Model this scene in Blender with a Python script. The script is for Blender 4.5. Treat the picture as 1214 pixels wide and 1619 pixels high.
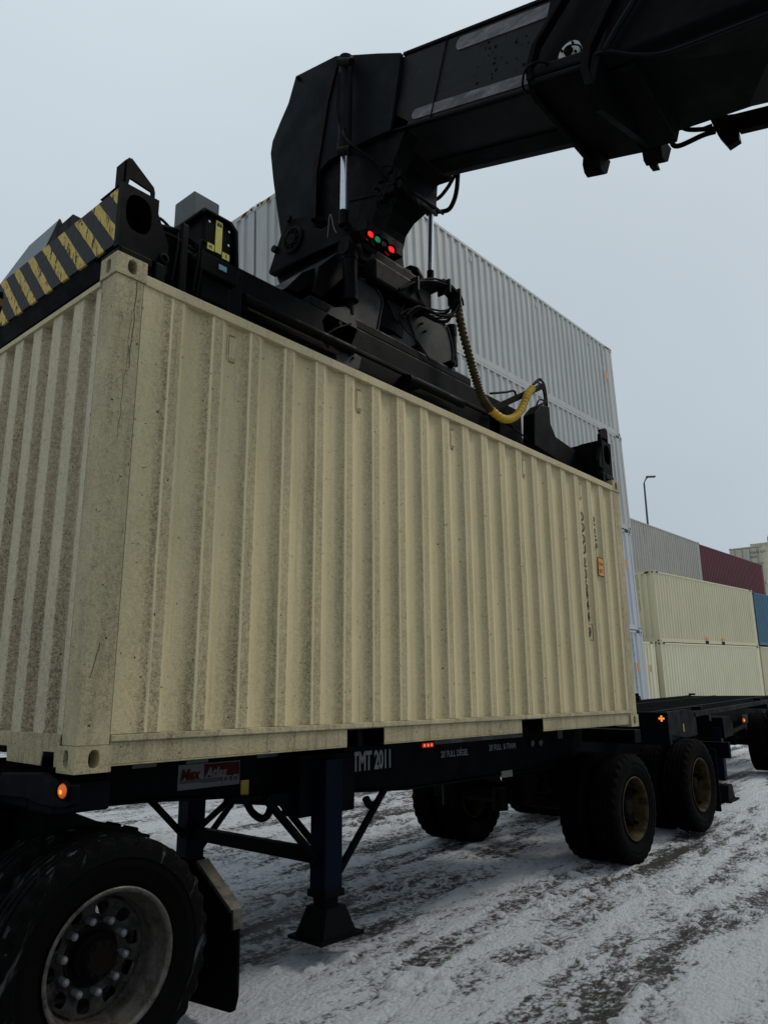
import bpy, bmesh, math, random
import numpy as np
from mathutils import Vector, Matrix
from mathutils.noise import fractal, noise as mnoise
random.seed(7); rng = np.random.default_rng(5)
S = bpy.context.scene
for o in list(bpy.data.objects): bpy.data.objects.remove(o)
R = math.radians
# ------------------------------------------------------------------ camera
cd = bpy.data.cameras.new('camera'); cam = bpy.data.objects.new('camera', cd)
S.collection.objects.link(cam); S.camera = cam
cd.sensor_fit = 'VERTICAL'; cd.sensor_height = 24; cd.lens = 24*1197.79/1619
cd.clip_start = .05; cd.clip_end = 3000
_f = Vector((math.cos(0.23547)*math.cos(0.71552), math.cos(0.23547)*math.sin(0.71552), math.sin(0.23547)))
_r0 = Vector((math.sin(0.71552), -math.cos(0.71552), 0)); _u0 = _r0.cross(_f)
_c, _s = math.cos(-0.00650), math.sin(-0.00650)
_r = _c*_r0+_s*_u0; _u = -_s*_r0+_c*_u0
cam.matrix_world = Matrix(((_r.x,_u.x,-_f.x,-1.74734),(_r.y,_u.y,-_f.y,-3.33776),(_r.z,_u.z,-_f.z,0.33945),(0,0,0,1)))
S.render.resolution_x = 767; S.render.resolution_y = 1024
# ------------------------------------------------------------------ light
SUN_EL, SUN_AZ = 48, -28          # degrees; azimuth is the direction the light comes from, counted from +X
w = bpy.data.worlds.new('World'); S.world = w; w.use_nodes = True
nt = w.node_tree; nt.nodes.clear()
def N(nt, t, **k):
    n = nt.nodes.new(t)
    for a, b in k.items(): setattr(n, a, b)
    return n
out = N(nt,'ShaderNodeOutputWorld'); bg = N(nt,'ShaderNodeBackground')
sky = N(nt,'ShaderNodeTexSky', sky_type='NISHITA', sun_disc=False)
sky.sun_elevation = R(SUN_EL); sky.sun_rotation = R(90-SUN_AZ); sky.dust_density = 6; sky.air_density = 1
tc = N(nt,'ShaderNodeTexCoord'); sep = N(nt,'ShaderNodeSeparateXYZ'); ramp = N(nt,'ShaderNodeValToRGB')
nt.links.new(tc.outputs['Generated'], sep.inputs[0]); nt.links.new(sep.outputs['Z'], ramp.inputs[0])
e = ramp.color_ramp.elements
e[0].position = 0; e[0].color = (3.8,4.4,4.95,1)
e[1].position = 1; e[1].color = (7.6,8.4,8.9,1)
for p_, c_ in ((.25,(4.1,4.75,5.3,1)), (.5,(4.7,5.4,6.0,1)), (.7,(5.4,6.15,6.7,1))):
    q = ramp.color_ramp.elements.new(p_); q.color = c_
cl = N(nt,'ShaderNodeTexNoise'); cl.inputs['Scale'].default_value = 1.6; cl.inputs['Detail'].default_value = 3
nt.links.new(tc.outputs['Generated'], cl.inputs['Vector'])
mr = N(nt,'ShaderNodeMapRange'); mr.inputs['To Min'].default_value = .84; mr.inputs['To Max'].default_value = 1.16
nt.links.new(cl.outputs['Fac'], mr.inputs['Value'])
mul = N(nt,'ShaderNodeVectorMath', operation='SCALE'); nt.links.new(ramp.outputs[0], mul.inputs[0]); nt.links.new(mr.outputs[0], mul.inputs['Scale'])
mx = N(nt,'ShaderNodeMixRGB'); mx.inputs[0].default_value = .93
hs = N(nt,'ShaderNodeHueSaturation'); hs.inputs['Saturation'].default_value = .35
nt.links.new(sky.outputs[0], hs.inputs['Color']); nt.links.new(hs.outputs[0], mx.inputs[1]); nt.links.new(mul.outputs[0], mx.inputs[2])
nt.links.new(mx.outputs[0], bg.inputs[0]); bg.inputs[1].default_value = .115
nt.links.new(bg.outputs[0], out.inputs[0])
sd = bpy.data.lights.new('sun','SUN'); sd.energy = 1.35; sd.angle = R(13); sd.color = (1,.92,.80)
sun = bpy.data.objects.new('sun', sd); S.collection.objects.link(sun)
_d = Vector((math.cos(R(SUN_EL))*math.cos(R(SUN_AZ)), math.cos(R(SUN_EL))*math.sin(R(SUN_AZ)), math.sin(R(SUN_EL))))
sun.rotation_euler = _d.to_track_quat('Z','Y').to_euler()
S.view_settings.view_transform = 'Standard'; S.view_settings.look = 'None'; S.view_settings.exposure = 0; S.view_settings.gamma = 1
try:
    S.cycles.max_bounces = 6; S.cycles.diffuse_bounces = 3
except Exception: pass
# ------------------------------------------------------------------ materials
def mat_base(name):
    m = bpy.data.materials.new(name); m.use_nodes = True
    t = m.node_tree; b = t.nodes['Principled BSDF']
    return m, t, b
def coords(t, scale=(1,1,1), kind='Object'):
    c = N(t,'ShaderNodeTexCoord'); mp = N(t,'ShaderNodeMapping'); mp.inputs['Scale'].default_value = scale
    t.links.new(c.outputs[kind], mp.inputs[0]); return mp.outputs[0]
def nz(t, vec, scale, detail=4, rough=.6):
    n = N(t,'ShaderNodeTexNoise'); n.inputs['Scale'].default_value = scale; n.inputs['Detail'].default_value = detail
    n.inputs['Roughness'].default_value = rough; t.links.new(vec, n.inputs['Vector']); return n.outputs['Fac']
def rng_(t, v, a, b, c=0., d=1.):
    n = N(t,'ShaderNodeMapRange'); n.inputs['From Min'].default_value = a; n.inputs['From Max'].default_value = b
    n.inputs['To Min'].default_value = c; n.inputs['To Max'].default_value = d; t.links.new(v, n.inputs['Value']); return n.outputs[0]
def mixc(t, f, a, b):
    n = N(t,'ShaderNodeMixRGB')
    if isinstance(f,(int,float)): n.inputs[0].default_value = f
    else: t.links.new(f, n.inputs[0])
    for i, x in ((1,a),(2,b)):
        if isinstance(x, tuple): n.inputs[i].default_value = (*x,1)
        else: t.links.new(x, n.inputs[i])
    return n.outputs[0]
def mth(t, op, a, b):
    n = N(t,'ShaderNodeMath', operation=op)
    for i, x in ((0,a),(1,b)):
        if isinstance(x,(int,float)): n.inputs[i].default_value = x
        else: t.links.new(x, n.inputs[i])
    return n.outputs[0]
def bump(t, b, h, strength, dist=.004):
    n = N(t,'ShaderNodeBump'); n.inputs['Strength'].default_value = strength; n.inputs['Distance'].default_value = dist
    t.links.new(h, n.inputs['Height']); t.links.new(n.outputs[0], b.inputs['Normal'])

def painted(name, col, dirt, speck=.6, streak=.5, grain=150, rough=.6, patches=None, big=2.0, bstr=.35, tonek=.28):
    m, t, b = mat_base(name)
    v = coords(t)
    vs = coords(t, (1,1,.06)); vs2 = coords(t, (1,1,.025))
    g = nz(t, v, grain, 2, .7); zone = nz(t, v, big, 4, .65)
    st = nz(t, vs, 16, 5, .65); st2 = nz(t, vs2, 55, 3, .6)
    sp = rng_(t, g, .50, .68); zn = rng_(t, zone, .35, .68, .15, 1)
    f = mth(t,'MULTIPLY', mth(t,'MULTIPLY', sp, zn), speck)
    c = mixc(t, f, col, dirt)
    c = mixc(t, mth(t,'MULTIPLY', rng_(t, st, .48, .78), streak), c, dirt)
    c = mixc(t, mth(t,'MULTIPLY', rng_(t, st2, .60, .75), streak*.5), c, tuple(min(1,x*1.25) for x in col))
    tone = nz(t, v, .9, 3, .5)
    c = mixc(t, rng_(t, tone, .3, .7, .0, tonek), c, tuple(x*.72 for x in col))
    if patches:
        pf = rng_(t, nz(t, v, patches[1], 6, .7), patches[2], patches[2]+.05)
        c = mixc(t, pf, c, patches[0])
    t.links.new(c, b.inputs['Base Color']); b.inputs['Roughness'].default_value = rough
    b.inputs['Specular IOR Level'].default_value = .3
    bump(t, b, mth(t,'ADD', g, mth(t,'MULTIPLY', zone, 2)), bstr, .003)
    return m
def steel(name, col, dust=(.05,.05,.048), amt=.5, rough=.5, sc=4, thr=.55, spec=.05, metallic=0, bstr=.25):
    m, t, b = mat_base(name); v = coords(t)
    a = nz(t, v, sc, 6, .7); g = nz(t, v, 90, 3, .7); st = nz(t, coords(t,(1,1,.1)), 22, 4, .6)
    f = mth(t,'MULTIPLY', rng_(t, a, thr, thr+.25), amt)
    f = mth(t,'MULTIPLY', f, rng_(t, g, .3, .6, .4, 1)); 
    f = mth(t,'ADD', f, mth(t,'MULTIPLY', rng_(t, st, .6, .8), amt*.35))
    c = mixc(t, f, col, dust); t.links.new(c, b.inputs['Base Color'])
    t.links.new(rng_(t, a, .3, .7, rough-.12, rough+.2), b.inputs['Roughness'])
    b.inputs['Specular IOR Level'].default_value = spec; b.inputs['Metallic'].default_value = metallic
    bump(t, b, g, bstr, .002); return m
def plain(name, col, rough=.5, metallic=0, emis=None, es=0, spec=.4):
    m, t, b = mat_base(name)
    v = coords(t); c = mixc(t, rng_(t, nz(t, v, 60, 4, .7), .4, .7, 0, .5), col, tuple(x*.6 for x in col))
    t.links.new(c, b.inputs['Base Color']); b.inputs['Roughness'].default_value = rough; b.inputs['Metallic'].default_value = metallic
    b.inputs['Specular IOR Level'].default_value = spec
    if emis: b.inputs['Emission Color'].default_value = (*emis,1); b.inputs['Emission Strength'].default_value = es
    return m
M = {}
def grimy(name, col, film, dark, grit=.6, grain=125, run=.3, blot=.5):
    """cream paint under a speckled film of dried road salt and grit, with runs, scuffs and darker blotches"""
    m, t, b = mat_base(name); v = coords(t)
    g = nz(t, v, grain, 2, .75); g2 = nz(t, v, grain*.45, 3, .7); z = nz(t, coords(t,(1,1,.5)), 2.6, 5, .65); z2 = nz(t, v, 9, 5, .7)
    st = nz(t, coords(t,(1,1,.05)), 24, 4, .65); st2 = nz(t, coords(t,(1,1,.03)), 70, 3, .6)
    sp = rng_(t, mth(t,'ADD', mth(t,'MULTIPLY', g, .6), mth(t,'MULTIPLY', g2, .4)), .40, .62)
    c = mixc(t, rng_(t, z, .3, .65, .25, .8), col, film)
    c = mixc(t, mth(t,'MULTIPLY', sp, mth(t,'MULTIPLY', rng_(t, mth(t,'ADD', z2, z), .8, 1.25, .35, 1.2), grit)), c, dark)
    c = mixc(t, mth(t,'MULTIPLY', rng_(t, st, .50, .75), run), c, dark)
    c = mixc(t, mth(t,'MULTIPLY', rng_(t, st2, .60, .75), run*.7), c, tuple(x*1.15 for x in col))
    bl = rng_(t, nz(t, coords(t,(1,1,.6)), 6.5, 8, .8), .60, .68); c = mixc(t, mth(t,'MULTIPLY', bl, blot), c, (.085,.07,.045))
    pts = rng_(t, nz(t, v, 42, 2, .5), .715, .735); c = mixc(t, pts, c, (.05,.038,.025))
    t.links.new(c, b.inputs['Base Color']); b.inputs['Roughness'].default_value = .65; b.inputs['Specular IOR Level'].default_value = .2
    bump(t, b, mth(t,'ADD', mth(t,'MULTIPLY', g, .5), mth(t,'MULTIPLY', z2, 1.3)), .5, .004); return m
M['cream'] = grimy('cream_paint', (.55,.465,.275), (.43,.365,.22), (.16,.13,.075), grit=.5)
M['cream_post'] = grimy('cream_paint_on_post', (.50,.43,.255), (.36,.305,.185), (.125,.10,.06), grit=.85, grain=110, run=.35, blot=.6)
M['cream_rail'] = grimy('cream_paint_on_bottom_rail', (.45,.39,.235), (.33,.285,.17), (.12,.095,.055), grit=.85, run=.7, blot=.9)
def ribbed_cream(axis='X', c0=.525, pitch=.2745, stops=None, cols=((.57,.475,.265),(.52,.45,.28),(.42,.345,.19),(.27,.215,.115),(.095,.073,.038))):
    """side panel: the same paint with road grit, painted shade and edge highlights along every rib"""
    m, t, b = mat_base('cream_paint_ribbed'); v = coords(t)
    c = N(t,'ShaderNodeTexCoord'); sp = N(t,'ShaderNodeSeparateXYZ'); t.links.new(c.outputs['Object'], sp.inputs[0])
    wob = mth(t,'MULTIPLY', mth(t,'SUBTRACT', nz(t, coords(t,(1,1,.5)), 5, 3), .5), .007)
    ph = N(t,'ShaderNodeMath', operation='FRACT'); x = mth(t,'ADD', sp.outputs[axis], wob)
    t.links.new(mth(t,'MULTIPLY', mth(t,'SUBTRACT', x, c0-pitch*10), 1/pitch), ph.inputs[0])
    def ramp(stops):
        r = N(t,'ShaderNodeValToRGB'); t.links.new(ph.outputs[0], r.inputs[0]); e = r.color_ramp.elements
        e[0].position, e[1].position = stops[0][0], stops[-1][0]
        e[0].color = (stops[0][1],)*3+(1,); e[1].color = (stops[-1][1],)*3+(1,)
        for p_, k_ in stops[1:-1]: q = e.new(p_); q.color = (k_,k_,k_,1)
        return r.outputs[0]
    grit = ramp(stops or [(0,.12),(.12,.22),(.20,.55),(.29,1.),(.335,.9),(.36,.05),(.385,.05),(.41,.55),(.59,.6),(.63,.05),(.80,.05),(1,.12)])  # road grit plus painted shade on the left slope of each rib
    g = nz(t, v, 130, 2, .75); g2 = nz(t, coords(t,(1,1,.8)), 55, 3, .7); zone = nz(t, coords(t,(1,1,.5)), 2.2, 4, .65)
    st = nz(t, coords(t,(1,1,.05)), 26, 4, .65); st2 = nz(t, coords(t,(1,1,.02)), 60, 3, .6)
    left = rng_(t, sp.outputs['X'], 0, 4.5, 1.0, .45); low = rng_(t, sp.outputs['Z'], 0, 2.6, 1.15, .8)
    spk = rng_(t, mth(t,'ADD', mth(t,'MULTIPLY', g, .6), mth(t,'MULTIPLY', g2, .4)), .41, .63)
    f = mth(t,'MULTIPLY', spk, mth(t,'MULTIPLY', mth(t,'ADD', mth(t,'MULTIPLY', grit, .85), .30), rng_(t, zone, .3, .7, .6, 1.15)))
    f = mth(t,'MULTIPLY', mth(t,'MULTIPLY', f, left), low)
    base = mixc(t, rng_(t, st, .38, .66), cols[0], cols[1])
    base = mixc(t, mth(t,'MULTIPLY', rng_(t, zone, .35, .7), .45), base, cols[2])
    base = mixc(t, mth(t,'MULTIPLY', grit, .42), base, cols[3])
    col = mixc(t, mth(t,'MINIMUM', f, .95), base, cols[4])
    if stops is None: col = mixc(t, mth(t,'MULTIPLY', ramp([(0,0),(.33,0),(.352,1),(.385,1),(.405,0),(.60,0),(.62,.7),(.65,.5),(.70,0),(1,0)]), .45), col, (.70,.60,.37))  # pale highlight lines painted along the rib edges
    col = mixc(t, mth(t,'MULTIPLY', rng_(t, st2, .60, .72), .35), col, (.15,.12,.07))
    bl = rng_(t, nz(t, coords(t,(1,1,.45)), 6.5, 8, .8), .635, .70); col = mixc(t, mth(t,'MULTIPLY', bl, .6), col, (.10,.08,.05))
    pts = rng_(t, nz(t, v, 38, 2, .5), .72, .74); col = mixc(t, pts, col, (.06,.045,.03))
    t.links.new(col, b.inputs['Base Color']); b.inputs['Roughness'].default_value = .62; b.inputs['Specular IOR Level'].default_value = .25
    sq = nz(t, coords(t,(1,1,2.2)), 26, 4, .6)
    bump(t, b, mth(t,'ADD', mth(t,'MULTIPLY', g, .5), mth(t,'MULTIPLY', sq, 1.2)), .55, .004); return m
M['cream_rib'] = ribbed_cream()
M['cream_endrib'] = ribbed_cream('Y', .275, .2435, [(0,.85),(.20,.95),(.27,1.),(.285,.35),(.50,.30),(.71,.38),(.73,.9),(.80,1.),(1,.85)], cols=((.55,.485,.32),(.50,.455,.32),(.41,.36,.24),(.33,.27,.165),(.14,.11,.065)))  # end wall: recesses darkened by dirt and painted occlusion together
M['cream_end'] = M['cream']
M['cream2'] = painted('pale_cream_paint', (.53,.49,.33), (.25,.225,.145), speck=.15, streak=.35, grain=60, bstr=.1)
M['cream3'] = painted('pale_cream_paint_clean', (.60,.565,.40), (.36,.33,.22), speck=.1, streak=.15, grain=60, bstr=.1)
M['white'] = painted('white_grey_paint', (.37,.38,.37), (.17,.165,.15), speck=.15, streak=.55, grain=60, bstr=.1, patches=((.17,.12,.08),3.2,.735))
M['white2'] = painted('pale_blue_white_paint', (.39,.42,.455), (.27,.285,.30), speck=.1, streak=.25, grain=60, bstr=.1)
M['grey'] = painted('weathered_grey_paint', (.33,.325,.30), (.13,.125,.11), speck=.4, streak=.75, grain=30, patches=((.12,.10,.09),5,.68), bstr=.1)
M['maroon'] = painted('maroon_paint', (.095,.018,.026), (.05,.018,.02), speck=.2, streak=.3, grain=60, bstr=.1)
M['blue'] = painted('blue_paint', (.045,.125,.19), (.03,.05,.06), speck=.4, streak=.5, grain=12, patches=((.02,.04,.06),9,.68), bstr=.1)
M['beige'] = painted('greenish_beige_paint', (.45,.42,.32), (.23,.21,.15), speck=.1, streak=.4, grain=60, bstr=.1)
M['black'] = steel('black_steel', (.0013,.0016,.0020), (.007,.007,.007), .5, .6)
M['blackoil'] = steel('greasy_black_steel', (.001,.0011,.0012), (.010,.0095,.009), .4, .5, sc=9, thr=.55)
M['boomgreen'] = steel('dark_boom_paint', (.0038,.0056,.0066), (.014,.0135,.013), .4, .55, sc=2.2, thr=.62)
def boom_paint():
    m, t, b = mat_base('oily_boom_paint'); v = coords(t); sp = N(t,'ShaderNodeSeparateXYZ'); t.links.new(v, sp.inputs[0])
    n1 = nz(t, v, 3.2, 6, .7); dots = nz(t, v, 30, 3, .6)
    q = mth(t,'ADD', sp.outputs['Y'], mth(t,'MULTIPLY', n1, .5))
    q = mth(t,'SUBTRACT', q, mth(t,'MULTIPLY', sp.outputs['Z'], .35))
    st = mth(t,'MULTIPLY', rng_(t, q, -1.75+STAIN, -1.55+STAIN), rng_(t, q, -1.30+STAIN, -1.46+STAIN))
    c = mixc(t, mth(t,'MULTIPLY', st, .9), (.0045,.006,.0068), (.022,.021,.0195))
    c = mixc(t, mth(t,'MULTIPLY', rng_(t, dots, .66, .70), rng_(t, n1, .42, .6)), c, (.0012,.0012,.0012))
    sm = mth(t,'MULTIPLY', rng_(t, nz(t, coords(t,(1,.6,1.5)), 4.5, 8, .78), .52, .66), .8); c = mixc(t, sm, c, (.013,.0128,.0125))
    c = mixc(t, rng_(t, nz(t, coords(t,(1,1,.3)), 16, 5, .7), .62, .72, 0, .6), c, (.022,.021,.020))
    t.links.new(c, b.inputs['Base Color']); b.inputs['Roughness'].default_value = .55; b.inputs['Specular IOR Level'].default_value = .12
    bump(t, b, dots, .4, .004); return m
STAIN = 0
def strip_mat():
    m, t, b = mat_base('scuffed_wear_strip'); v = coords(t)
    a = nz(t, coords(t,(1,.5,1.6)), 7, 7, .72); sc = nz(t, coords(t,(1,3,.6)), 18, 5, .7)
    f = mth(t,'MULTIPLY', rng_(t, a, .42, .60), rng_(t, sc, .3, .6, .45, 1))
    c = mixc(t, f, (.018,.018,.019), (.13,.125,.14)); t.links.new(c, b.inputs['Base Color'])
    t.links.new(rng_(t, a, .3, .7, .25, .5), b.inputs['Roughness']); b.inputs['Specular IOR Level'].default_value = .5; b.inputs['Metallic'].default_value = .2
    bump(t, b, sc, .3, .002); return m
M['strip'] = strip_mat()
M['boom'] = boom_paint()
M['worn'] = steel('worn_bare_steel', (.13,.128,.14), (.018,.018,.018), .85, .4, sc=5, thr=.52, spec=.35)
M['greyplate'] = steel('grey_plate', (.22,.25,.26), (.34,.35,.35), .3, .45)
M['greybox'] = steel('grey_box', (.10,.11,.115), (.16,.16,.16), .4, .5)
M['chrome'] = plain('chrome_rod', (.55,.58,.62), .3, .9)
M['rubber'] = steel('hose_rubber', (.0018,.0018,.0018), (.012,.0115,.011), .7, .6, sc=10, thr=.52)
M['chassis'] = steel('dark_navy_chassis_paint', (.0007,.0013,.0026), (.003,.0032,.0035), .4, .6)
M['navy'] = steel('navy_paint', (.0007,.0032,.011), (.003,.004,.007), .4, .5)
M['tyre'] = steel('tyre_rubber', (.0011,.0011,.0012), (.007,.007,.0072), .5, .85, sc=12, thr=.52, spec=.05)
M['snowtyre'] = steel('tyre_rubber_with_snow', (.0014,.0014,.0014), (.26,.27,.29), 1.0, .75, sc=30, thr=.66, spec=.05)
M['alu'] = steel('dirty_aluminium', (.095,.088,.075), (.008,.007,.006), .95, .45, sc=16, thr=.40, metallic=.5, spec=.3)
M['rimdark'] = steel('grimy_wheel_disc', (.045,.042,.037), (.003,.003,.003), .97, .6, sc=14, thr=.36)
M['nutcap'] = plain('nut_cap', (.20,.205,.22), .45, .2)
M['rimcream'] = steel('dirty_cream_rim', (.06,.043,.021), (.004,.003,.0025), .97, .65, sc=9, thr=.36)
M['cradle'] = steel('worn_cradle_steel', (.014,.014,.0145), (.002,.002,.002), .9, .5, sc=3.5, thr=.45, spec=.2)
M['hub'] = steel('rusty_hub', (.0045,.0035,.003), (.014,.009,.006), .5, .8, sc=12)
M['yellow'] = None
M['amber'] = plain('amber_lens', (.8,.2,.03), .25, emis=(1,.10,.01), es=.22)
M['core'] = plain('bulb_glow', (.9,.4,.05), .3, emis=(1,.30,.03), es=1.1)
M['amberlit'] = plain('amber_led', (.8,.3,.03), .25, emis=(1,.33,.02), es=.8)
M['redlit'] = plain('red_lit_lens', (.8,.02,.02), .3, emis=(1,.015,.01), es=.9)
M['redled'] = plain('red_led', (.8,.05,.02), .3, emis=(1,.10,.02), es=1.6)
M['green'] = plain('green_lens', (.02,.30,.13), .3, emis=(.0,.35,.12), es=.25)
M['darklens'] = plain('unlit_lens', (.03,.01,.012), .3)
M['signwhite'] = plain('sign_white', (.12,.122,.125), .6, spec=.1)
M['signred'] = plain('sign_red', (.045,.002,.003), .6, spec=.1)
M['signblack'] = plain('sign_black', (.006,.006,.006), .5)
M['signyellow'] = plain('sign_yellow', (.35,.24,.02), .5)
M['labelyellow'] = plain('label_yellow', (.50,.45,.10), .5)
M['labelblue'] = plain('label_blue', (.10,.25,.33), .5)
M['lettergrey'] = plain('lettering_grey', (.20,.22,.22), .6)
M['letterblack'] = plain('lettering_black', (.012,.012,.010), .6)
M['reflgrey'] = plain('reflector_grey', (.05,.055,.06), .4)
M['reflred'] = plain('reflector_red', (.022,.004,.005), .4)
M['orange'] = plain('sticker_orange', (.62,.23,.02), .5)
M['dullwhite'] = plain('white_cap', (.36,.37,.36), .5)
M['yellowhose'] = steel('yellow_spiral_hose', (.42,.27,.035), (.015,.013,.01), .6, .5, sc=10, thr=.5)
M['dirtyhose'] = steel('dirty_yellow_spiral_hose', (.05,.036,.012), (.006,.006,.005), .8, .5, sc=10, thr=.45)
M['pole'] = plain('lamp_post_steel', (.05,.06,.065), .5)
# black and yellow worn tape
def tape(name, axis='Y', pitch=.20, slant=-.9, zc=2.84, wear=.545):
    m, t, b = mat_base(name); c = N(t,'ShaderNodeTexCoord'); s = N(t,'ShaderNodeSeparateXYZ'); t.links.new(c.outputs['Object'], s.inputs[0])
    v = coords(t); q = mth(t,'ADD', s.outputs[axis], mth(t,'MULTIPLY', s.outputs['Z'], slant))
    q = mth(t,'ADD', q, mth(t,'MULTIPLY', nz(t, v, 9, 3), .02))
    fr = N(t,'ShaderNodeMath', operation='FRACT'); t.links.new(mth(t,'MULTIPLY', q, 1/pitch), fr.inputs[0])
    stripe = rng_(t, fr.outputs[0], .58, .595)
    wn = rng_(t, nz(t, coords(t,(1,2.2,.8)), 11, 6, .72), wear, wear+.03)
    y = mixc(t, rng_(t, nz(t, v, 30, 4), .4, .7), (.50,.36,.085), (.38,.26,.06))
    k = mixc(t, rng_(t, nz(t, v, 25, 4), .4, .7), (.006,.0075,.0095), (.014,.016,.018))
    keep = mth(t,'MULTIPLY', stripe, mth(t,'SUBTRACT', 1, wn))
    col = mixc(t, keep, k, y)
    t.links.new(col, b.inputs['Base Color']); b.inputs['Roughness'].default_value = .55; b.inputs['Specular IOR Level'].default_value = .12
    bump(t, b, nz(t, coords(t,(1,1.5,1)), 22, 4, .6), .6, .006); return m
M['tape'] = tape('worn_hazard_tape')
M['tape2'] = tape('hazard_tape_small', pitch=.28, slant=1., wear=.9)
# ground
def ground_mat():
    m, t, b = mat_base('packed_snow_and_grit')
    g = N(t,'ShaderNodeNewGeometry'); v = g.outputs['Position']
    def mp(scale, rot=0):
        q = N(t,'ShaderNodeMapping'); q.inputs['Scale'].default_value = scale; q.inputs['Rotation'].default_value = (0,0,rot); t.links.new(v, q.inputs[0]); return q.outputs[0]
    at = N(t,'ShaderNodeAttribute'); at.attribute_name = 'slush'
    track = nz(t, mp((.28,3.0,1), R(-13)), 1.1, 6, .62)
    fine = nz(t, mp((1,1.5,1), R(-10)), 13, 9, .78)
    grit = nz(t, mp((1,1,1)), 70, 4, .75); mid = nz(t, mp((.5,1.6,1), R(-13)), 3, 7, .72)
    s = mth(t,'ADD', mth(t,'MULTIPLY', track, .75), mth(t,'MULTIPLY', fine, .98)); s = mth(t,'SUBTRACT', s, .115)
    s = mth(t,'ADD', s, mth(t,'MULTIPLY', mid, .62)); s = mth(t,'SUBTRACT', s, .06); s = mth(t,'ADD', s, mth(t,'MULTIPLY', grit, .25))
    vo = N(t,'ShaderNodeTexVoronoi'); vo.inputs['Scale'].default_value = 26; t.links.new(mp((1,1.5,1), R(-10)), vo.inputs['Vector'])
    s = mth(t,'ADD', s, mth(t,'MULTIPLY', mth(t,'SUBTRACT', .35, vo.outputs['Distance']), .16))
    s = mth(t,'ADD', s, mth(t,'MULTIPLY', at.outputs['Fac'], .45))
    f = rng_(t, s, 1.145, 1.375)
    r = N(t,'ShaderNodeValToRGB'); t.links.new(f, r.inputs[0])
    e = r.color_ramp.elements; e[0].position = 0; e[0].color = (.022,.020,.017,1); e[1].position = 1; e[1].color = (.70,.735,.78,1)
    for p_, c_ in ((.2,(.062,.057,.05,1)), (.42,(.21,.212,.215,1)), (.62,(.48,.505,.54,1))):
        q = e.new(p_); q.color = c_
    t.links.new(r.outputs[0], b.inputs['Base Color'])
    t.links.new(rng_(t, f, 0, 1, .55, .8), b.inputs['Roughness']); b.inputs['Specular IOR Level'].default_value = .35
    bump(t, b, mth(t,'ADD', mth(t,'MULTIPLY', fine, 1.), mth(t,'ADD', mth(t,'MULTIPLY', grit, .12), mth(t,'MULTIPLY', vo.outputs['Distance'], -.3))), 1.0, .075)
    return m
M['ground'] = ground_mat()

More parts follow.
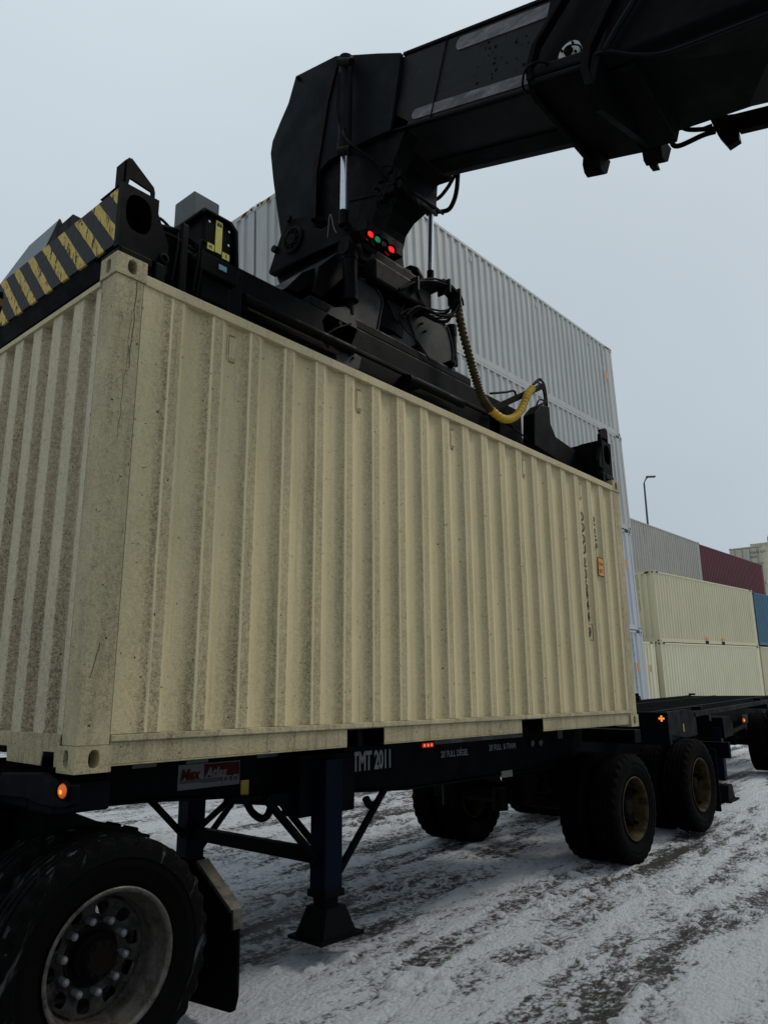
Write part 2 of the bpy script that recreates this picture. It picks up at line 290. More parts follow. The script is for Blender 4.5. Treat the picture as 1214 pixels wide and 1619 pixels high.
# ------------------------------------------------------------------ mesh kit
class MB:
    def __init__(s): s.v = []; s.f = []; s.m = []; s.sm = []; s.cur = 0; s.smooth = False
    def add(s, vs, fs):
        b = len(s.v); s.v += [tuple(x) for x in vs]; s.f += [tuple(i+b for i in f) for f in fs]
        s.m += [s.cur]*len(fs); s.sm += [s.smooth]*len(fs); return s
    def mesh(s, name, mats, off=(0,0,0)):
        me = bpy.data.meshes.new(name)
        me.from_pydata([(x-off[0],y-off[1],z-off[2]) for x,y,z in s.v], [], s.f)
        for m in (mats if isinstance(mats,(list,tuple)) else [mats]): me.materials.append(m)
        me.polygons.foreach_set('material_index', s.m); me.polygons.foreach_set('use_smooth', s.sm)
        bm = bmesh.new(); bm.from_mesh(me); bmesh.ops.recalc_face_normals(bm, faces=bm.faces); bm.to_mesh(me); bm.free()
        me.update(); return me
    def build(s, name, mats, parent=None, off=None, bevel=0, label=None):
        if off is None: off = tuple(parent['_off']) if (parent is not None and '_off' in parent) else (0,0,0)
        ob = bpy.data.objects.new(name, s.mesh(name, mats, off)); S.collection.objects.link(ob)
        if parent is not None:
            ob.parent = parent
            if '_off' in parent: ob['_off'] = parent['_off']
        if label: ob['label'] = label
        if bevel:
            md = ob.modifiers.new('bevel','BEVEL'); md.width = bevel; md.segments = 2; md.limit_method = 'ANGLE'; md.angle_limit = R(40)
        return ob
    def box(s, x0,x1,y0,y1,z0,z1):
        return s.add([(x0,y0,z0),(x1,y0,z0),(x1,y1,z0),(x0,y1,z0),(x0,y0,z1),(x1,y0,z1),(x1,y1,z1),(x0,y1,z1)],
                     [(0,3,2,1),(4,5,6,7),(0,1,5,4),(1,2,6,5),(2,3,7,6),(3,0,4,7)])
    def obb(s, c, ax, ay, az, hx, hy, hz):
        c = Vector(c); ax = Vector(ax).normalized()*hx; ay = Vector(ay).normalized()*hy; az = Vector(az).normalized()*hz
        vs = [c+a*ax+b*ay+d*az for d in (-1,1) for a,b in ((-1,-1),(1,-1),(1,1),(-1,1))]
        return s.add(vs, [(0,3,2,1),(4,5,6,7),(0,1,5,4),(1,2,6,5),(2,3,7,6),(3,0,4,7)])
    def bar(s, p0, p1, w, h, up=(0,0,1)):
        p0 = Vector(p0); p1 = Vector(p1); d = p1-p0; sd = d.cross(Vector(up))
        if sd.length < 1e-5: sd = d.cross(Vector((1,0,0)))
        u = sd.cross(d); return s.obb((p0+p1)/2, d, sd, u, d.length/2, w/2, h/2)
    def cyl(s, p0, p1, r0, r1=None, n=24, caps=True):
        r1 = r0 if r1 is None else r1
        p0 = Vector(p0); p1 = Vector(p1); d = (p1-p0).normalized(); a = d.orthogonal().normalized(); b = d.cross(a)
        vs = []
        for p, r in ((p0,r0),(p1,r1)):
            for i in range(n):
                t = 2*math.pi*i/n; vs.append(p+r*(math.cos(t)*a+math.sin(t)*b))
        fs = [(i,(i+1)%n,n+(i+1)%n,n+i) for i in range(n)]
        o = s.smooth; s.smooth = True; s.add(vs, fs); s.smooth = False
        if caps:
            s.add(vs[:n], [tuple(range(n))]); s.add(vs[n:], [tuple(range(n))])
        s.smooth = o; return s
    def tube(s, pts, r, n=8, res=6, rfun=None):
        P = [Vector(p) for p in pts]; Q = []
        for i in range(len(P)-1):
            a = P[max(i-1,0)]; b = P[i]; c = P[i+1]; d = P[min(i+2,len(P)-1)]
            for k in range(res):
                t = k/res; Q.append(.5*((2*b)+(c-a)*t+(2*a-5*b+4*c-d)*t*t+(3*b-a-3*c+d)*t**3))
        Q.append(P[-1]); vs = []; last = None
        for i, q in enumerate(Q):
            d = (Q[min(i+1,len(Q)-1)]-Q[max(i-1,0)]).normalized()
            a = d.orthogonal().normalized() if last is None else (last-d*last.dot(d)).normalized()
            last = a; b = d.cross(a); rr = r if rfun is None else rfun(i/(len(Q)-1), i)
            for k in range(n):
                t = 2*math.pi*k/n; vs.append(q+rr*(math.cos(t)*a+math.sin(t)*b))
        fs = [(i*n+k,i*n+(k+1)%n,(i+1)*n+(k+1)%n,(i+1)*n+k) for i in range(len(Q)-1) for k in range(n)]
        o = s.smooth; s.smooth = True; s.add(vs, fs); s.smooth = o
        s.add(vs[:n], [tuple(range(n))]); s.add(vs[-n:], [tuple(range(n))]); return s
    def prism(s, pts, axis, a, b):
        # pts: 3-D points, the axis coordinate is replaced by a / b
        n = len(pts); vs = []
        for q in (a,b):
            for p in pts:
                p = list(p); p[axis] = q; vs.append(tuple(p))
        s.add(vs, [tuple(range(n)), tuple(range(2*n-1,n-1,-1))]+[(i,(i+1)%n,n+(i+1)%n,n+i) for i in range(n)]); return s
    def lathe(s, prof, c, ax, n=64, rmod=None):
        # prof: (radius, along); ax: unit axis
        c = Vector(c); ax = Vector(ax).normalized(); a = Vector((0,0,1)); a = (a-ax*a.dot(ax)).normalized(); b = ax.cross(a)
        vs = []
        for i in range(n):
            t = 2*math.pi*i/n; d = math.cos(t)*a+math.sin(t)*b
            for j, (r, h) in enumerate(prof):
                if rmod: r, h = rmod(i, j, r, h)
                vs.append(c+d*r+ax*h)
        k = len(prof); fs = [(i*k+j, i*k+j+1, ((i+1)%n)*k+j+1, ((i+1)%n)*k+j) for i in range(n) for j in range(k-1)]
        return s.add(vs, fs)
    def holed(s, o, u, v, W, H, holes, depth, dn, tube=True, cap=True, polar=None, nn=20):
        # rectangular plate from corner o spanned by unit u, v (W x H) cut by ovals; only splits along u between holes
        o = Vector(o); u = Vector(u); v = Vector(v); dn = Vector(dn)
        hs = sorted(holes); xs = [0]+[(hs[i][0]+hs[i+1][0])/2 for i in range(len(hs)-1)]+[W]
        for (cx,cy,ru,rv), xa, xb in zip(hs, xs[:-1], xs[1:]):
            ang = sorted(set([2*math.pi*i/nn for i in range(nn)]+[math.atan2(y-cy,x-cx)%(2*math.pi) for x in (xa,xb) for y in (0,H)]))
            inn, ou, dp = [], [], []
            for t in ang:
                ct, st = math.cos(t), math.sin(t)
                e_ = 2.6; k = (abs(ct/ru)**e_+abs(st/rv)**e_)**(-1/e_)
                ix, iy = cx+k*ct, cy+k*st
                ks = []
                if abs(ct) > 1e-9: ks.append(((xb if ct > 0 else xa)-cx)/ct)
                if abs(st) > 1e-9: ks.append(((H if st > 0 else 0)-cy)/st)
                k2 = min(ks); ox, oy = cx+k2*ct, cy+k2*st
                inn.append(o+u*ix+v*iy); ou.append(o+u*ox+v*oy); dp.append(o+u*ix+v*iy+dn*depth)
            n = len(ang)
            s.add(inn+ou, [(i,(i+1)%n,n+(i+1)%n,n+i) for i in range(n)])
            if tube: s.add(inn+dp, [(i,(i+1)%n,n+(i+1)%n,n+i) for i in range(n)])
            if cap:
                cc = s.cur; s.cur = getattr(s,'capm',cc); s.add(dp, [tuple(range(n))]); s.cur = cc
        return s
def thing(name, label, cat, loc=(0,0,0), rot=None, group=None, world=True):
    o = bpy.data.objects.new(name, None); S.collection.objects.link(o); o.empty_display_size = .2
    o.location = loc; o['label'] = label; o['category'] = cat
    if rot is not None: o.rotation_mode = 'XYZ'; o.rotation_euler = rot
    if group: o['group'] = group
    o['_off'] = list(loc) if world else [0,0,0]
    return o
def tag(o, label, cat, group=None):
    o['label'] = label; o['category'] = cat
    if group: o['group'] = group
    return o
def text_mesh(txt, size, sx=1, bold=0, spacing=1):
    cu = bpy.data.curves.new('txt','FONT'); cu.body = txt; cu.size = size; cu.offset = bold; cu.resolution_u = 3; cu.space_character = spacing
    cu.align_x = 'LEFT'
    ob = bpy.data.objects.new('txt', cu); S.collection.objects.link(ob)
    dg = bpy.context.evaluated_depsgraph_get(); me = bpy.data.meshes.new_from_object(ob.evaluated_get(dg))
    vs = [(v.co.x*sx, v.co.y) for v in me.vertices]; fs = [tuple(p.vertices) for p in me.polygons]
    bpy.data.objects.remove(ob); bpy.data.meshes.remove(me); return vs, fs
def put_text(mb, txt, size, o, u, v, sx=1, bold=0, shear=0, dn=None, th=0):
    vs, fs = text_mesh(txt, size, sx, bold); o = Vector(o); u = Vector(u); v = Vector(v)
    mb.add([o+u*(x+shear*y)+v*y for x,y in vs], fs); return max(x for x,y in vs) if vs else 0

# ------------------------------------------------------------------ ground
def sstep(a, b, x): t = np.clip((x-a)/(b-a),0,1); return t*t*(3-2*t)
def gz0(x, y):
    x = np.asarray(x, float); y = np.asarray(y, float)
    return -1.29+.02*np.where(x > 5.5, np.minimum(x,70)-5.5, 0)+.17*sstep(2.6,5.2,y)
def vnoise(X, Y, seed):
    r = np.random.default_rng(seed); T = r.random((256,256)); xi = np.floor(X).astype(int); yi = np.floor(Y).astype(int)
    fx = X-xi; fy = Y-yi; fx = fx*fx*(3-2*fx); fy = fy*fy*(3-2*fy)
    a = T[xi%256,yi%256]; b = T[(xi+1)%256,yi%256]; c = T[xi%256,(yi+1)%256]; d = T[(xi+1)%256,(yi+1)%256]
    return (a*(1-fx)+b*fx)*(1-fy)+(c*(1-fx)+d*fx)*fy
TRK = [(-3.1,.30,.9,.1,1),(-2.35,.26,.7,1.3,0),(-1.75,.28,1.,2.0,1),(-1.2,.24,.6,.4,1),(-.55,.28,.9,3.1,1),(.1,.26,.6,4.,0),(.75,.3,.8,5.,1),(1.5,.26,.7,1.,1),(2.2,.3,.6,2.4,1),(3.2,.3,.8,.3,0),(4.3,.3,.7,4.,1),(5.4,.3,.6,2.,1)]
def relief(X, Y):
    th = R(13); U = X*math.cos(th)+Y*math.sin(th); V = -X*math.sin(th)+Y*math.cos(th)
    h = np.zeros_like(X)
    for k, (su, sv, a) in enumerate(((.30,1.7,.30),(.9,4.8,.28),(2.2,9,.22),(7,14,.13),(17,25,.09))):
        h += a*vnoise(U*su+50, V*sv+50, 11+k)
    near = (np.abs(X-4) < 16)&(np.abs(Y) < 12)
    for vc, wd, dp, ph, tread in TRK:
        c = vc+.10*np.sin(U*.45+ph)+.05*np.sin(U*1.1+ph*2)
        d = (V-c)/(wd/2); ins = np.clip(1-np.abs(d)**4,0,1)*(np.abs(d) < 1); edge = np.exp(-((np.abs(d)-1.12)/.16)**2)
        pres = np.clip((vnoise(U*.5+ph*9+60, V*.3+60, 31)-.30)*3,0,1)*near
        h = h+pres*(-.13*dp*ins+.11*dp*edge*(.5+vnoise(U*9+80,V*9+80,33)))
        if tread:
            ch = np.sin((U+.10*np.abs(d))*2*math.pi/.105); h = h+pres*ins*.045*np.clip(ch*2.5,-1,1)*(.4+.6*vnoise(U*2+90,V*2+90,35))
    ck = vnoise(U*7+20, V*7+20, 41)*.6+vnoise(U*16+20, V*16+20, 42)*.4
    h = h+near*np.clip((ck-.70)*3.2,0,.36)*(vnoise(U*.9+33,V*1.5+33,43) > .42)
    return h
def grid(name, xs, ys, hole=None):
    X, Y = np.meshgrid(xs, ys, indexing='ij'); h = relief(X, Y); 
    ext = (X > -1.5)&(X < 12)
    Z = gz0(X, Y)+(h-.52)*.085
    v = np.stack([X,Y,Z],-1).reshape(-1,3); n, m = len(xs), len(ys)
    I = np.arange((n-1)*(m-1)); i = I//(m-1); j = I%(m-1)
    F = np.stack([i*m+j,(i+1)*m+j,(i+1)*m+j+1,i*m+j+1],1)
    me = bpy.data.meshes.new(name); me.vertices.add(len(v)); me.vertices.foreach_set('co', v.ravel().astype(np.float32))
    me.loops.add(F.size); me.loops.foreach_set('vertex_index', F.ravel().astype(np.int32))
    me.polygons.add(len(F)); me.polygons.foreach_set('loop_start', np.arange(0,F.size,4).astype(np.int32))
    me.polygons.foreach_set('loop_total', np.full(len(F),4,np.int32)); me.update(calc_edges=True)
    me.polygons.foreach_set('use_smooth', np.ones(len(F),bool))
    a = me.attributes.new('slush','FLOAT','POINT'); a.data.foreach_set('value', h.ravel().astype(np.float32))
    me.materials.append(M['ground']); ob = bpy.data.objects.new(name, me); S.collection.objects.link(ob); return ob
def spaced(a, b, fa, fb, d, far):
    core = np.arange(fa, fb+1e-6, d); lo = []; x = fa; s_ = d
    while x > a: s_ = min(s_*1.18, far); x -= s_; lo.append(x)
    hi = []; x = core[-1]; s_ = d
    while x < b: s_ = min(s_*1.18, far); x += s_; hi.append(x)
    return np.array(lo[::-1]+list(core)+hi)
g = grid('ground', spaced(-400,1500,-.6,8.5,.0225,40), spaced(-600,900,-3.0,5.5,.0225,40)); g['kind'] = 'structure'

# ------------------------------------------------------------------ containers
W = 2.438
def corr_profile(a, b, c0, pitch, fo, sl, depth, y0=0.):
    """points (x, y) from a to b; recess centres at c0+k*pitch, outer level y0, recessed y0+depth"""
    half = (pitch-fo-2*sl)/2
    pts = [(a,y0)]; c = c0
    while c+half+sl < b-.02:
        pts += [(c-half-sl,y0),(c-half,y0+depth),(c+half,y0+depth),(c+half+sl,y0)]; c += pitch
    pts.append((b,y0)); return pts
def panel(mb, pts, z0, z1, T):
    vs = [T(x,y,z) for z in (z0,z1) for x,y in pts]; n = len(pts)
    mb.add(vs, [(i,i+1,n+i+1,n+i) for i in range(n-1)])
def container(label, L, H, mat, loc, rot=(0,0,0), group='shipping containers stacked behind the trailers', doors=False, hc=False, code=None, code_end=None, c_small=True):
    o = thing('shipping_container', label, 'container', loc, rot, group, world=False)
    m = M[mat] if isinstance(mat,str) else mat
    for sy in (0,1):
        mb = MB(); pts = corr_profile(.12, L-.12, .30, .278, .072, .068, .036, .012)
        T = (lambda x,y,z: (x,y,z)) if sy == 0 else (lambda x,y,z: (x,W-y,z))
        panel(mb, pts, .15, H-.06, T); mb.build('side_panel', m, o)
    mb = MB(); pe = corr_profile(.10, W-.10, .27, .25, .104, .018, .045, .010)
    for x in ((0,1) if not doors else (1,)):
        T = (lambda a,b_,z: (b_,a,z)) if x == 0 else (lambda a,b_,z: (L-b_,a,z))
        mb2 = MB(); panel(mb2, pe, .15, H-.10, T); mb2.build('end_panel', m, o)
    if doors:
        for k in (0,1):
            y0 = .12+k*(W/2-.12); d = MB(); d.box(.02,.07,y0+.005,y0+W/2-.125,.17,H-.14); dd = d.build('door', m, o, bevel=.01)
            for q in (.28,.82):
                r = MB(); r.cyl((-.02,y0+q,.1),(-.02,y0+q,H-.08),.02,n=8); r.build('lock_rod', M['greyplate'], dd)
    mb.box(.1,L-.1,.05,W-.05,H-.045,H-.02); mb.build('roof', m, o)
    f = MB(); f.box(.1,L-.1,.05,W-.05,.12,.15); f.build('floor', M['black'], o)
    for x in (0,L-.178):
        for y in (0,W-.162):
            p_ = MB(); p_.box(x+.012,x+.166,y+.012,y+.15,.118,H-.118); p_.build('corner_post', m, o)
            for z in (0,H-.118):
                c_ = MB(); c_.box(x,x+.178,y,y+.162,z,z+.118); c_.cur = 1
                yy = y-.001 if y == 0 else y+.163; c_.cyl((x+.089,yy,z+.059),(x+.089,yy+.001,z+.059),.036,n=12)
                xx = x-.001 if x == 0 else x+.179; c_.cyl((xx,y+.081,z+.059),(xx+.001,y+.081,z+.059),.036,n=12)
                c_.build('corner_casting', [m,M['black']], o)
    for y in (0.008,W-.068):
        r = MB(); r.box(.178,L-.178,y,y+.06,H-.075,H-.012); r.build('top_rail', m, o)
        r = MB(); r.box(.178,L-.178,y+.004,y+.05,.012,.16)
        r.build('bottom_rail', m, o)
    for x in (.006,L-.066):
        r = MB(); r.box(x,x+.06,.162,W-.162,H-.11,H-.015); r.build('header', m, o)
        r = MB(); r.box(x,x+.06,.162,W-.162,.012,.16); r.build('sill', m, o)
    for k in range(4 if L > 7 else 0):
        for z_ in (H-.32,):
            x_ = 1.4+3.06*k; r = MB(); r.box(x_-.03,x_+.03,-.002,.012,z_-.07,z_+.07); r.build('lashing_bracket', m, o)
    if hc:
        for xx in ((.19,.42),(L-.42,L-.19)):
            r = MB(); r.box(xx[0],xx[1],.003,.008,H-.072,H-.02); r.build('hazard_tape', M['tape2'], o)
        for yy in ((.17,.45),(W-.45,W-.17)):
            r = MB(); r.box(.001,.006,yy[0],yy[1],H-.10,H-.02); r.build('hazard_tape', M['tape2'], o)
    if code:
        r = MB(); x = code[0]
        for i, ch in enumerate(code[1]):
            if ch != ' ': put_text(r, ch, .13, (x, .006, H-.35-i*.125), (1,0,0), (0,0,1), sx=.8)
        r.build('lettering', M['letterblack'], o)
        if code[2]:
            r = MB(); r.box(x+.16,x+.28,.002,.008,H-1.15,H-.9); r.build('sticker', M['orange'], o)
    if code_end:
        r = MB()
        for i, ch in enumerate(code_end[1]):
            if ch != ' ': put_text(r, ch, .13, (.002, code_end[0], H-.35-i*.125), (0,-1,0), (0,0,1), sx=.8)
        r.build('lettering', M['letterblack'], o)
    return o
# white stack: its corner frame comes from the yard falling about one degree
SR = (-.018,-.018,.006)
Rm = Matrix.Rotation(SR[2],3,'Z')@Matrix.Rotation(SR[1],3,'Y')@Matrix.Rotation(SR[0],3,'X')
top_far = Vector((19.375,5.608,10.745))
def st_loc(dx, dy, layer, L=12.192, H=2.896): return top_far+Rm@Vector((-L+dx,dy,-(layer+1)*2.9))
SG = 'white containers stacked four high behind the lift'
lab = ['grey white container with dirty bottom rail, topmost of the tall stack','white container second from the top of the tall stack, behind the yellow hose',
       'bluish white container third from the top of the tall stack behind the lift','bluish white container at the foot of the tall stack, seen beside the cream container']
for k in range(4):
    container(lab[k], 12.192, 2.896, 'white' if k < 1 else 'white2' if k > 1 else 'white', st_loc((0,.02,.0,.03)[k],(0,-.02,.01,0)[k],k), SR, SG, hc=True, code=(11.45,'PKLU 402816',k != 1))
container('pale grey white container with black code on its end wall, left of the boom neck', 12.192, 2.896, 'white', st_loc(0,2.49,0), SR, SG, hc=True, code_end=(2.05,'UNU 820915'))
container('white container under the pale grey one, left of the boom neck', 12.192, 2.896, 'white', st_loc(0.03,2.49,1), SR, SG, hc=True)
# right-hand rows
CR = (.004,-.026,-.03); RG = 'containers stacked in the rows on the right'
Rc = Matrix.Rotation(CR[2],3,'Z')@Matrix.Rotation(CR[1],3,'Y')@Matrix.Rotation(CR[0],3,'X')
tn = Vector((28.671,8.517,5.188))
def cl_(dx, dy, dz): return tn+Rc@Vector((dx,dy,dz))
container('cream container with dirty lower edge and orange pocket labels, upper of the cream pair', 12.192, 2.896, 'cream2', cl_(0,0,-2.896), CR, RG, hc=True, code=(11.4,'TSLU 215860',False), code_end=(.75,'TSLU 215860'))
container('clean pale cream container directly under the one with orange pocket labels', 12.192, 2.896, 'cream3', cl_(0.02,0,-5.80), CR, RG, hc=True, code=(11.4,'TSLU 217143',False))
container('cream container just right of the white stack, beside the pale cream pair', 12.192, 2.896, 'cream3', cl_(-12.75,0,-5.80), CR, RG, hc=True, code=(11.4,'TSLU 216905',True))
container('faded blue container at the right edge beside the upper cream container', 12.192, 2.75, 'blue', cl_(12.45,.0,-2.84), CR, RG)
container('cream container under the blue one at the right edge', 12.192, 2.896, 'cream2', cl_(12.45,0,-5.80), CR, RG)
GRt = (0,-.012,-.006)
container('weathered light grey container with worn patches, behind and above the cream pair', 12.192, 2.896, 'grey', (41.98-12.19,11.02,8.60-.15-2.896), GRt, RG)
container('dark maroon container right of the weathered grey one', 12.192, 2.75, 'maroon', (42.12,11.02,8.56-2.75), (0,-.02,-.01), RG)
container('beige container with double doors facing the camera, behind the maroon one', 12.192, 2.896, 'beige', (60.2,12.25,11.23-2.896), (0,0,0), RG, doors=True, code_end=None)
container('beige container under the one with double doors, at the right edge', 12.192, 2.896, 'beige', (60.2,12.25,11.23-5.80), (0,0,0), RG, doors=True)
container('beige container further back, its roof edge just above the one with doors', 12.192, 2.896, 'beige', (75,14.6,14.05-2.896), (0,0,0), RG)
# pocket labels on the upper cream container
up_c = [o for o in bpy.data.objects if o.get('label','').startswith('cream container with dirty')][0]
for x in (6.096-1.02,6.096+1.02):
    r = MB(); r.box(x-.2,x+.2,-.002,.006,.19,.29); r.build('pocket_label', M['orange'], up_c)
    r = MB(); r.box(x-.18,x+.18,-.003,.003,.014,.14); r.build('fork_pocket', M['black'], up_c)
dr = [o for o in bpy.data.objects if o.get('label','').startswith('beige container with double doors')][0]
r = MB()
for i, s_ in enumerate(('TGHU 528','45G1')): put_text(r, s_, .26, (-.003, 1.0, 2.3-i*.34), (0,-1,0), (0,0,1))
for i, s_ in enumerate(('MAX GROSS','TARE  3 7','NET')): put_text(r, s_, .17, (-.003, 1.0, 1.45-i*.25), (0,-1,0), (0,0,1))
r.build('lettering', M['letterblack'], dr)

# ------------------------------------------------------------------ the cream container in the lift
L, H = 6.058, 2.591
mc = thing('shipping_container', 'dirty cream twenty foot container held by the black lift above the trailer', 'container', (0,0,0), group=None)
CM = M['cream']
PR = corr_profile(.17, L-.165, .525, .2745, .0705, .068, .036, .012)
def side_y(x):
    for (xa,ya),(xb,yb) in zip(PR[:-1],PR[1:]):
        if xa <= x <= xb: return ya+(yb-ya)*(x-xa)/max(xb-xa,1e-9)
    return .012
for sy in (0,1):
    mb = MB(); T = (lambda x,y,z: (x,y,z)) if sy == 0 else (lambda x,y,z: (x,W-y,z))
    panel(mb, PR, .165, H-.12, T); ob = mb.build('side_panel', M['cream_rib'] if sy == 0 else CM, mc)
    md = ob.modifiers.new('bevel','BEVEL'); md.width = .014; md.segments = 3; md.limit_method = 'ANGLE'; md.angle_limit = R(15)
pe = corr_profile(.155, W-.155, .275, .2435, .112, .022, .048, .012)
for sx in (0,1):
    mb = MB(); T = (lambda a,b_,z: (b_,a,z)) if sx == 0 else (lambda a,b_,z: (L-b_,a,z))
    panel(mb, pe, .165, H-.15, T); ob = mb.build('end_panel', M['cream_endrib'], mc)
    md = ob.modifiers.new('bevel','BEVEL'); md.width = .006; md.segments = 2; md.limit_method = 'ANGLE'; md.angle_limit = R(15)
mb = MB(); mb.box(.05,L-.05,.05,W-.05,H-.09,H-.06); mb.build('roof', CM, mc)
mb = MB(); mb.box(.07,L-.07,.05,W-.05,.128,.162)
for k in range(18): mb.box(.3+k*.32,.34+k*.32,.06,W-.06,.02,.126)
mb.build('floor', M['blackoil'], mc)
for ix in (0,1):
    for iy in (0,1):
        sx = lambda a: a if ix == 0 else L-a
        sy = lambda a: a if iy == 0 else W-a
        p_ = MB(); p_.prism([(sx(.008),sy(.008),0),(sx(.168),sy(.008),0),(sx(.168),sy(.03),0),(sx(.03),sy(.03),0),(sx(.03),sy(.15),0),(sx(.008),sy(.15),0)],2,.118,H-.118)
        p_.build('corner_post', M['cream_post'], mc, bevel=.006)
        for z in (0,H-.118):
            c_ = MB(); c_.capm = 1; du = (1,0,0) if ix == 0 else (-1,0,0); dv = (0,1,0) if iy == 0 else (0,-1,0)  # black hole caps paint the shade inside the casting
            cr = Vector((sx(0),sy(0),z))
            c_.holed(cr, du, (0,0,1), .178, .118, [(.092,.060,.026,.040)], .075, dv)
            c_.holed(cr, dv, (0,0,1), .162, .118, [(.085,.060,.024,.040)], .075, du)
            U = Vector(du); V = Vector(dv); Z = Vector((0,0,1))
            a = cr+U*.178; b_ = cr+V*.162; c2 = cr+U*.178+V*.162
            for q in ((a,c2,c2+Z*.118,a+Z*.118),(b_,c2,c2+Z*.118,b_+Z*.118),(cr,a,c2,b_),(cr+Z*.118,a+Z*.118,c2+Z*.118,b_+Z*.118)): c_.add(q,[(0,1,2,3)])
            ob = c_.build('corner_casting', [M['cream_post'],M['signblack']], mc)
            bm = bmesh.new(); bm.from_mesh(ob.data); bmesh.ops.remove_doubles(bm, verts=bm.verts, dist=.0002); bmesh.ops.recalc_face_normals(bm, faces=bm.faces); bm.to_mesh(ob.data); bm.free()
            md = ob.modifiers.new('bevel','BEVEL'); md.width = .008; md.segments = 3; md.limit_method = 'ANGLE'; md.angle_limit = R(50)
FP = (1.755,2.103,3.800,4.146)
for iy in (0,1):
    sy = (lambda a: a) if iy == 0 else (lambda a: W-a)
    r = MB(); r.prism([(0,sy(.0),H-.125),(0,sy(.0),H-.065),(0,sy(.06),H-.062),(0,sy(.06),H-.125)],0,.176,L-.176); r.build('top_rail', CM, mc, bevel=.005)
    r = MB()
    for a, b in ((.172,FP[0]),(FP[1],FP[2]),(FP[3],L-.172)):
        y0, y1 = sorted((sy(.016),sy(.024))); r.box(a,b,y0,y1,.030,.128)
        y0, y1 = sorted((sy(.016),sy(.07))); r.box(a,b,y0,y1,.022,.0295)
    y0, y1 = sorted((sy(.0),sy(.06))); 
    r.prism([(0,sy(.002),.134),(0,sy(.006),.162),(0,sy(.06),.166),(0,sy(.06),.128),(0,sy(.010),.1285)],0,.172,L-.172)
    rr = r.build('bottom_rail', M['cream_rail'], mc, bevel=.003)
for a, b in ((FP[0],FP[1]),(FP[2],FP[3])):
    r = MB(); r.box(a-.006,a,.026,W-.026,.012,.126); r.box(b,b+.006,.026,W-.026,.012,.126); r.box(a,b,.026,W-.026,.12,.126)
    r.build('fork_pocket', M['blackoil'], mc)
for ix in (0,1):
    sx = (lambda a: a) if ix == 0 else (lambda a: L-a)
    r = MB(); r.prism([(sx(-.002),0,H-.150),(sx(-.002),0,H-.118),(sx(.06),0,H-.112),(sx(.06),0,H-.150)],1,.158,W-.158); r.build('header', CM, mc, bevel=.003)
    r = MB(); ys = [.160,.195,.325,.64,.84]
    pl = [(0,.160,.168),(0,.160,.022),(0,.198,.022),(0,.204,.088),(0,.318,.086),(0,.330,.022),(0,.69,.026),(0,.70,.098),(0,W-.70,.098),(0,W-.69,.026),(0,W-.33,.022),(0,W-.318,.086),(0,W-.204,.088),(0,W-.198,.022),(0,W-.160,.022),(0,W-.160,.168)]
    a, b = sorted((sx(.004),sx(.012))); r.prism(pl,0,a,b)
    a, b = sorted((sx(.0125),sx(.07))); r.box(a,b,.160,W-.160,.155,.168); r.build('sill', M['cream_rail'], mc, bevel=.002)
for k in range(5):
    x = .770+1.096*k; r = MB(); y = side_y(x+.02)
    r.box(x-.026,x+.03,y-.020,y-.014,H-.325,H-.205); r.box(x-.03,x-.024,y-.021,y+.004,H-.345,H-.185)
    r.prism([(0,y-.014,H-.325),(0,y-.020,H-.325),(0,y,H-.350),(0,y+.003,H-.350)],0,x-.026,x+.03)
    r.prism([(0,y-.014,H-.205),(0,y-.020,H-.205),(0,y,H-.185),(0,y+.003,H-.185)],0,x-.026,x+.03)
    lp = r.build('lashing_bracket', CM, mc)
    q = MB(); q.box(x-.026,x+.028,y-.0125,y-.0105,H-.300,H-.262); q.box(x-.0235,x-.019,y-.0215,y-.0205,H-.32,H-.20); q.build('rust_stain', plain('rust',(.10,.06,.03),.8), lp)
    q = MB(); q.box(x-.033,x+.036,y-.0045,y-.0015,H-.352,H-.178); q.build('weld_plate', plain('grimy_weld',(.20,.155,.085),.7), lp)
def wall_text(chars, size, x, name, sx=1.05):
    r = MB()
    for ch, zc in chars:
        vs, fs = text_mesh(ch, size, sx); w_ = (min(q[0] for q in vs)+max(q[0] for q in vs))/2
        put_text(r, ch, size, (x-w_, 0, zc-size*.36), (1,0,0), (0,0,1), sx=sx, bold=.003)
    bm = bmesh.new(); me = r.mesh(name, M['letterblack']); bm.from_mesh(me)
    for px, _ in PR:
        g_ = list(bm.verts)+list(bm.edges)+list(bm.faces); bmesh.ops.bisect_plane(bm, geom=g_, plane_co=(px,0,0), plane_no=(1,0,0))
    for v_ in bm.verts: v_.co.y = side_y(v_.co.x)-.009
    bm.to_mesh(me); bm.free(); ob = bpy.data.objects.new(name, me); S.collection.objects.link(ob); ob.parent = mc; return ob
wall_text(list(zip('DDDU',(2.068,1.955,1.837,1.736))), .134, 5.168, 'lettering')
wall_text(list(zip('206444',(1.600,1.484,1.376,1.281,1.175,1.064))), .134, 5.168, 'lettering')
wall_text([('9',0.909)], .134, 5.17, 'lettering')
wall_text(list(zip('22G1',(2.068,1.945,1.830,1.730))), .134, 5.432, 'lettering')
r = MB()
fz = 0.909
for a,b,c,d in ((5.115,5.119,fz-.075,fz+.075),(5.222,5.226,fz-.075,fz+.075),(5.115,5.226,fz-.079,fz-.075),(5.115,5.226,fz+.075,fz+.079)): r.box(a,b,.030,.034,c,d)
r.build('check_digit_frame', M['letterblack'], mc)
r = MB(); r.box(5.385,5.510,.004,.010,1.480,1.675); r.cur = 1; r.box(5.393,5.502,.002,.0045,1.490,1.665); r.cur = 0
put_text(r, '2.6m', .05, (5.398,.001,1.595), (1,0,0), (0,0,1), sx=.9, bold=.001); put_text(r, "8'6\"", .055, (5.406,.001,1.515), (1,0,0), (0,0,1), sx=.9, bold=.001)
r.build('height_sticker', [M['signblack'],M['orange']], mc)
